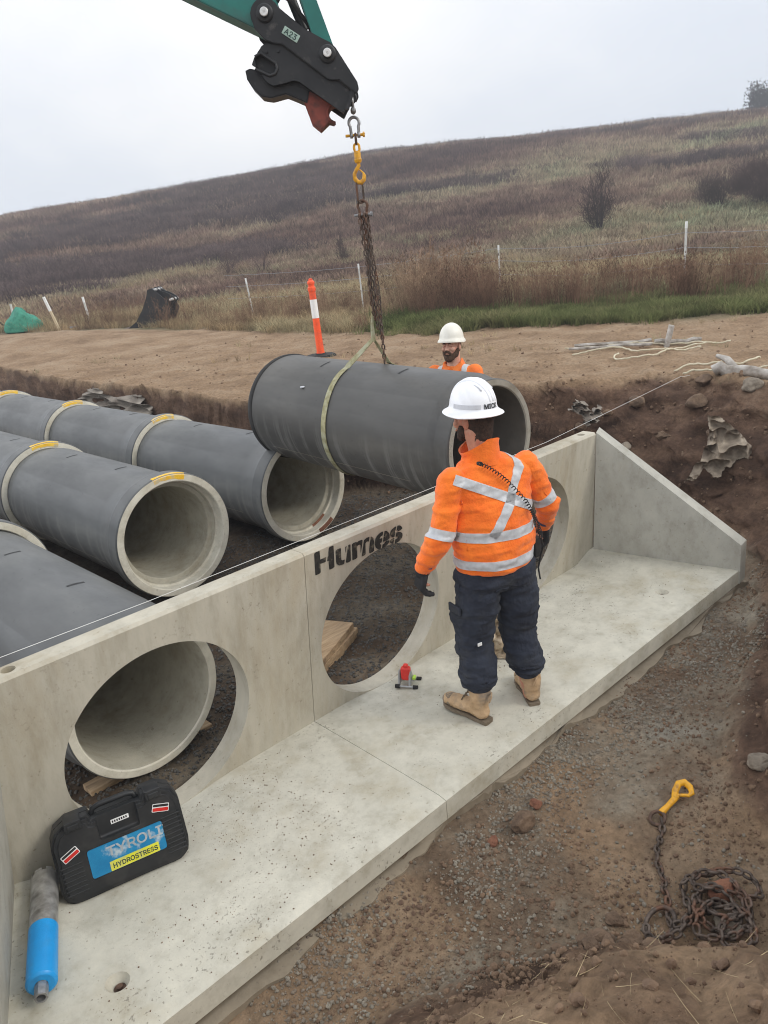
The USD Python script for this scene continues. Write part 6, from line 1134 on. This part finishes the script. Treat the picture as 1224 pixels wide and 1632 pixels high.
x, y = g_.uniform(-1.2, 4.4, 40000), g_.uniform(-2.6, -1.08, 40000); tv = terrain(x, y); pch = meshkit.fbm(np.c_[x * 2.0, y * 2.0, 0 * x], 4, 33); k = (tv[1] < 0.4) & (g_.uniform(size=len(x)) < np.clip((pch - 0.36) * 3.5, 0.05, 1)); xq, yq, zq = x[k], y[k], tv[0][k]; sz = 0.0028 + 0.013 * g_.uniform(size=len(xq)) ** 7
scatter('clods', 'small brown clods pressed into the soil in front of the apron', 'soil clods', st, 'clod', np.c_[xq, yq, zq + sz * 0.2], sz, 15, align=True)
x, y, r, g_ = polar(9000, 5.0, 17, 68, 1.0, 6, 84); tv = terrain(x, y); k = (tv[1] >= 0.97) & (tv[4] < 0.6); x, y, zz = x[k], y[k], tv[0][k]; sz = 0.004 + 0.026 * g_.uniform(size=len(x)) ** 9
scatter('bench_clods', 'small clods and stones scattered over the dirt bench', 'soil clods', st, 'clod_dry', np.c_[x, y, zz + sz * 0.2], sz, 11, align=True)
x, y = g_.uniform(-1.7, 3.2, 14000), g_.uniform(-1.03, -0.05, 14000); pch = meshkit.fbm(np.c_[x * 1.5, y * 2.2, 0 * x], 4, 23); k = (g_.uniform(size=len(x)) < np.clip((pch - 0.47) * 4, 0.02, 0.9)); x, y = x[k], y[k]; sz = 0.0010 + 0.0036 * g_.uniform(size=len(x)) ** 6
scatter('soil_crumbs', 'dry soil crumbs trodden onto the apron', 'soil crumbs', st, 'clod', np.c_[x, y, slab_z(x, y) + sz * 0.3], sz, 12, align=True)

# ---------------------------------------------------------------- single shrubs and the skyline tree
def shrub(name, label, x_, y_, w_, h_, seed, mt='twig_dark', shape='round', n=420, cat='shrub', stems=7, leaf=0.05):
    g_ = np.random.default_rng(seed); z0 = gz(x_, y_); t = thing(name, label, cat, (x_, y_, z0 - 0.05))
    for k in range(stems):
        a = g_.uniform(0, 2 * PI); rr = g_.uniform(0.2, 0.8) * w_ / 2; hh = h_ * g_.uniform(0.6, 0.95)
        obj('stem', tube([(0.05 * math.cos(a), 0.05 * math.sin(a), 0), (rr * 0.4 * math.cos(a), rr * 0.4 * math.sin(a), hh * 0.5), (rr * math.cos(a + 0.3), rr * math.sin(a + 0.3), hh)], [0.035 * h_ / 2, 0.022 * h_ / 2, 0.006], 5), mt, t, True)
    V_, F_ = [], []
    cl = g_.normal(size=(26, 3)); cl /= np.linalg.norm(cl, axis=1, keepdims=True); cl *= g_.uniform(0.35, 0.95, (26, 1))
    for k in range(n * 4):
        c_ = cl[g_.integers(26)] + g_.normal(size=3) * 0.20; zz = (c_[2] * 0.5 + 0.52)
        wz = w_ / 2 * ((1.15 - 0.75 * zz) if shape == 'cone' else (0.45 + 0.75 * math.sin(PI * min(max(zz, 0.05), 0.85))) if shape == 'broom' else 1.0)
        if zz < 0.03: continue
        q = A(c_[0] * wz, c_[1] * wz, zz * h_); d_ = unit(g_.normal(size=3) * 0.55 + A(c_[0] * 0.5, c_[1] * 0.5, 1.0 if mt != 'leaf_dark' else 0.2)); L_ = h_ * g_.uniform(0.07, 0.20) * (1 if mt != 'leaf_dark' else 0.6); s_ = unit(np.cross(d_, g_.normal(size=3))); b0 = len(V_); ww = leaf * h_ * (0.085 if mt != 'leaf_dark' else 0.25) * g_.uniform(0.5, 1.2)
        V_.extend([q - s_ * ww, q + s_ * ww, q + d_ * L_]); F_.append([b0, b0 + 1, b0 + 2])
    obj('crown', trimesh.Trimesh(np.array(V_), np.array(F_), process=False), 'scrub_twigs' if mt != 'leaf_dark' else 'leaf_dark', t)
shrub('bare_shrub', 'tall narrow dark bare shrub on the lower hillside', 32.5, 18.5, 1.7, 2.9, 5, shape='broom', n=430)
shrub('dark_bush', 'broad dark thicket at the right edge of the hillside', 41.0, 14.0, 3.6, 2.5, 6, n=2200)
shrub('dark_bush', 'lower dark bush at the left end of the thicket', 40.6, 16.2, 2.4, 1.9, 7, n=1300)
shrub('bare_shrub', 'brown twiggy shrub above the bucket, left of two', 18.9, 31.0, 1.3, 1.5, 8, 'twig_brown', 'broom', 260)
shrub('bare_shrub', 'brown twiggy shrub above the bucket, right of two', 19.9, 29.6, 1.5, 1.4, 9, 'twig_brown', 'round', 300)
shrub('bare_shrub', 'small upright brown shrub left of the hanging chain', 22.3, 26.2, 0.9, 1.5, 10, 'twig_brown', 'cone', 220)
def ridge_at(ax, ay, r): return CAM[0] + ax * r, CAM[1] + ay * r
tx_, ty_ = ridge_at(0.9245, 0.381, 142); t0 = gz(tx_, ty_)
shrub('skyline_tree', 'round dark tree on the skyline at the top right', tx_, ty_, 5.0, 4.4, 11, 'leaf_dark', 'round', 900, 'tree', 5, 0.10)
tx_, ty_ = ridge_at(0.861, 0.508, 142); shrub('skyline_shrub', 'tiny shrub on the skyline, right of centre', tx_, ty_, 1.2, 1.5, 12, 'twig_dark', 'cone', 80)
tx_, ty_ = ridge_at(0.395, 0.919, 128); shrub('skyline_shrub', 'low dark shrub on the skyline at the left', tx_, ty_, 2.6, 1.3, 13, 'leaf_dark', 'round', 120)

# ---------------------------------------------------------------- thin morning fog
hz_ = trimesh.creation.box((520, 520, 32)); hz_.apply_translation((0, 0, 8.5))
usdkit.material(stage, '/World/Looks/fog', {'v': ('principled_volume', {'color': (0.93, 0.95, 1.0), 'density': 0.0014, 'anisotropy': 0.0})}, [], volume='v.volume'); M['fog'] = UsdShade.Material.Get(stage, '/World/Looks/fog')
obj('haze', hz_, 'fog', kind='stuff', label='thin pale morning fog over the hillside', cat='fog')
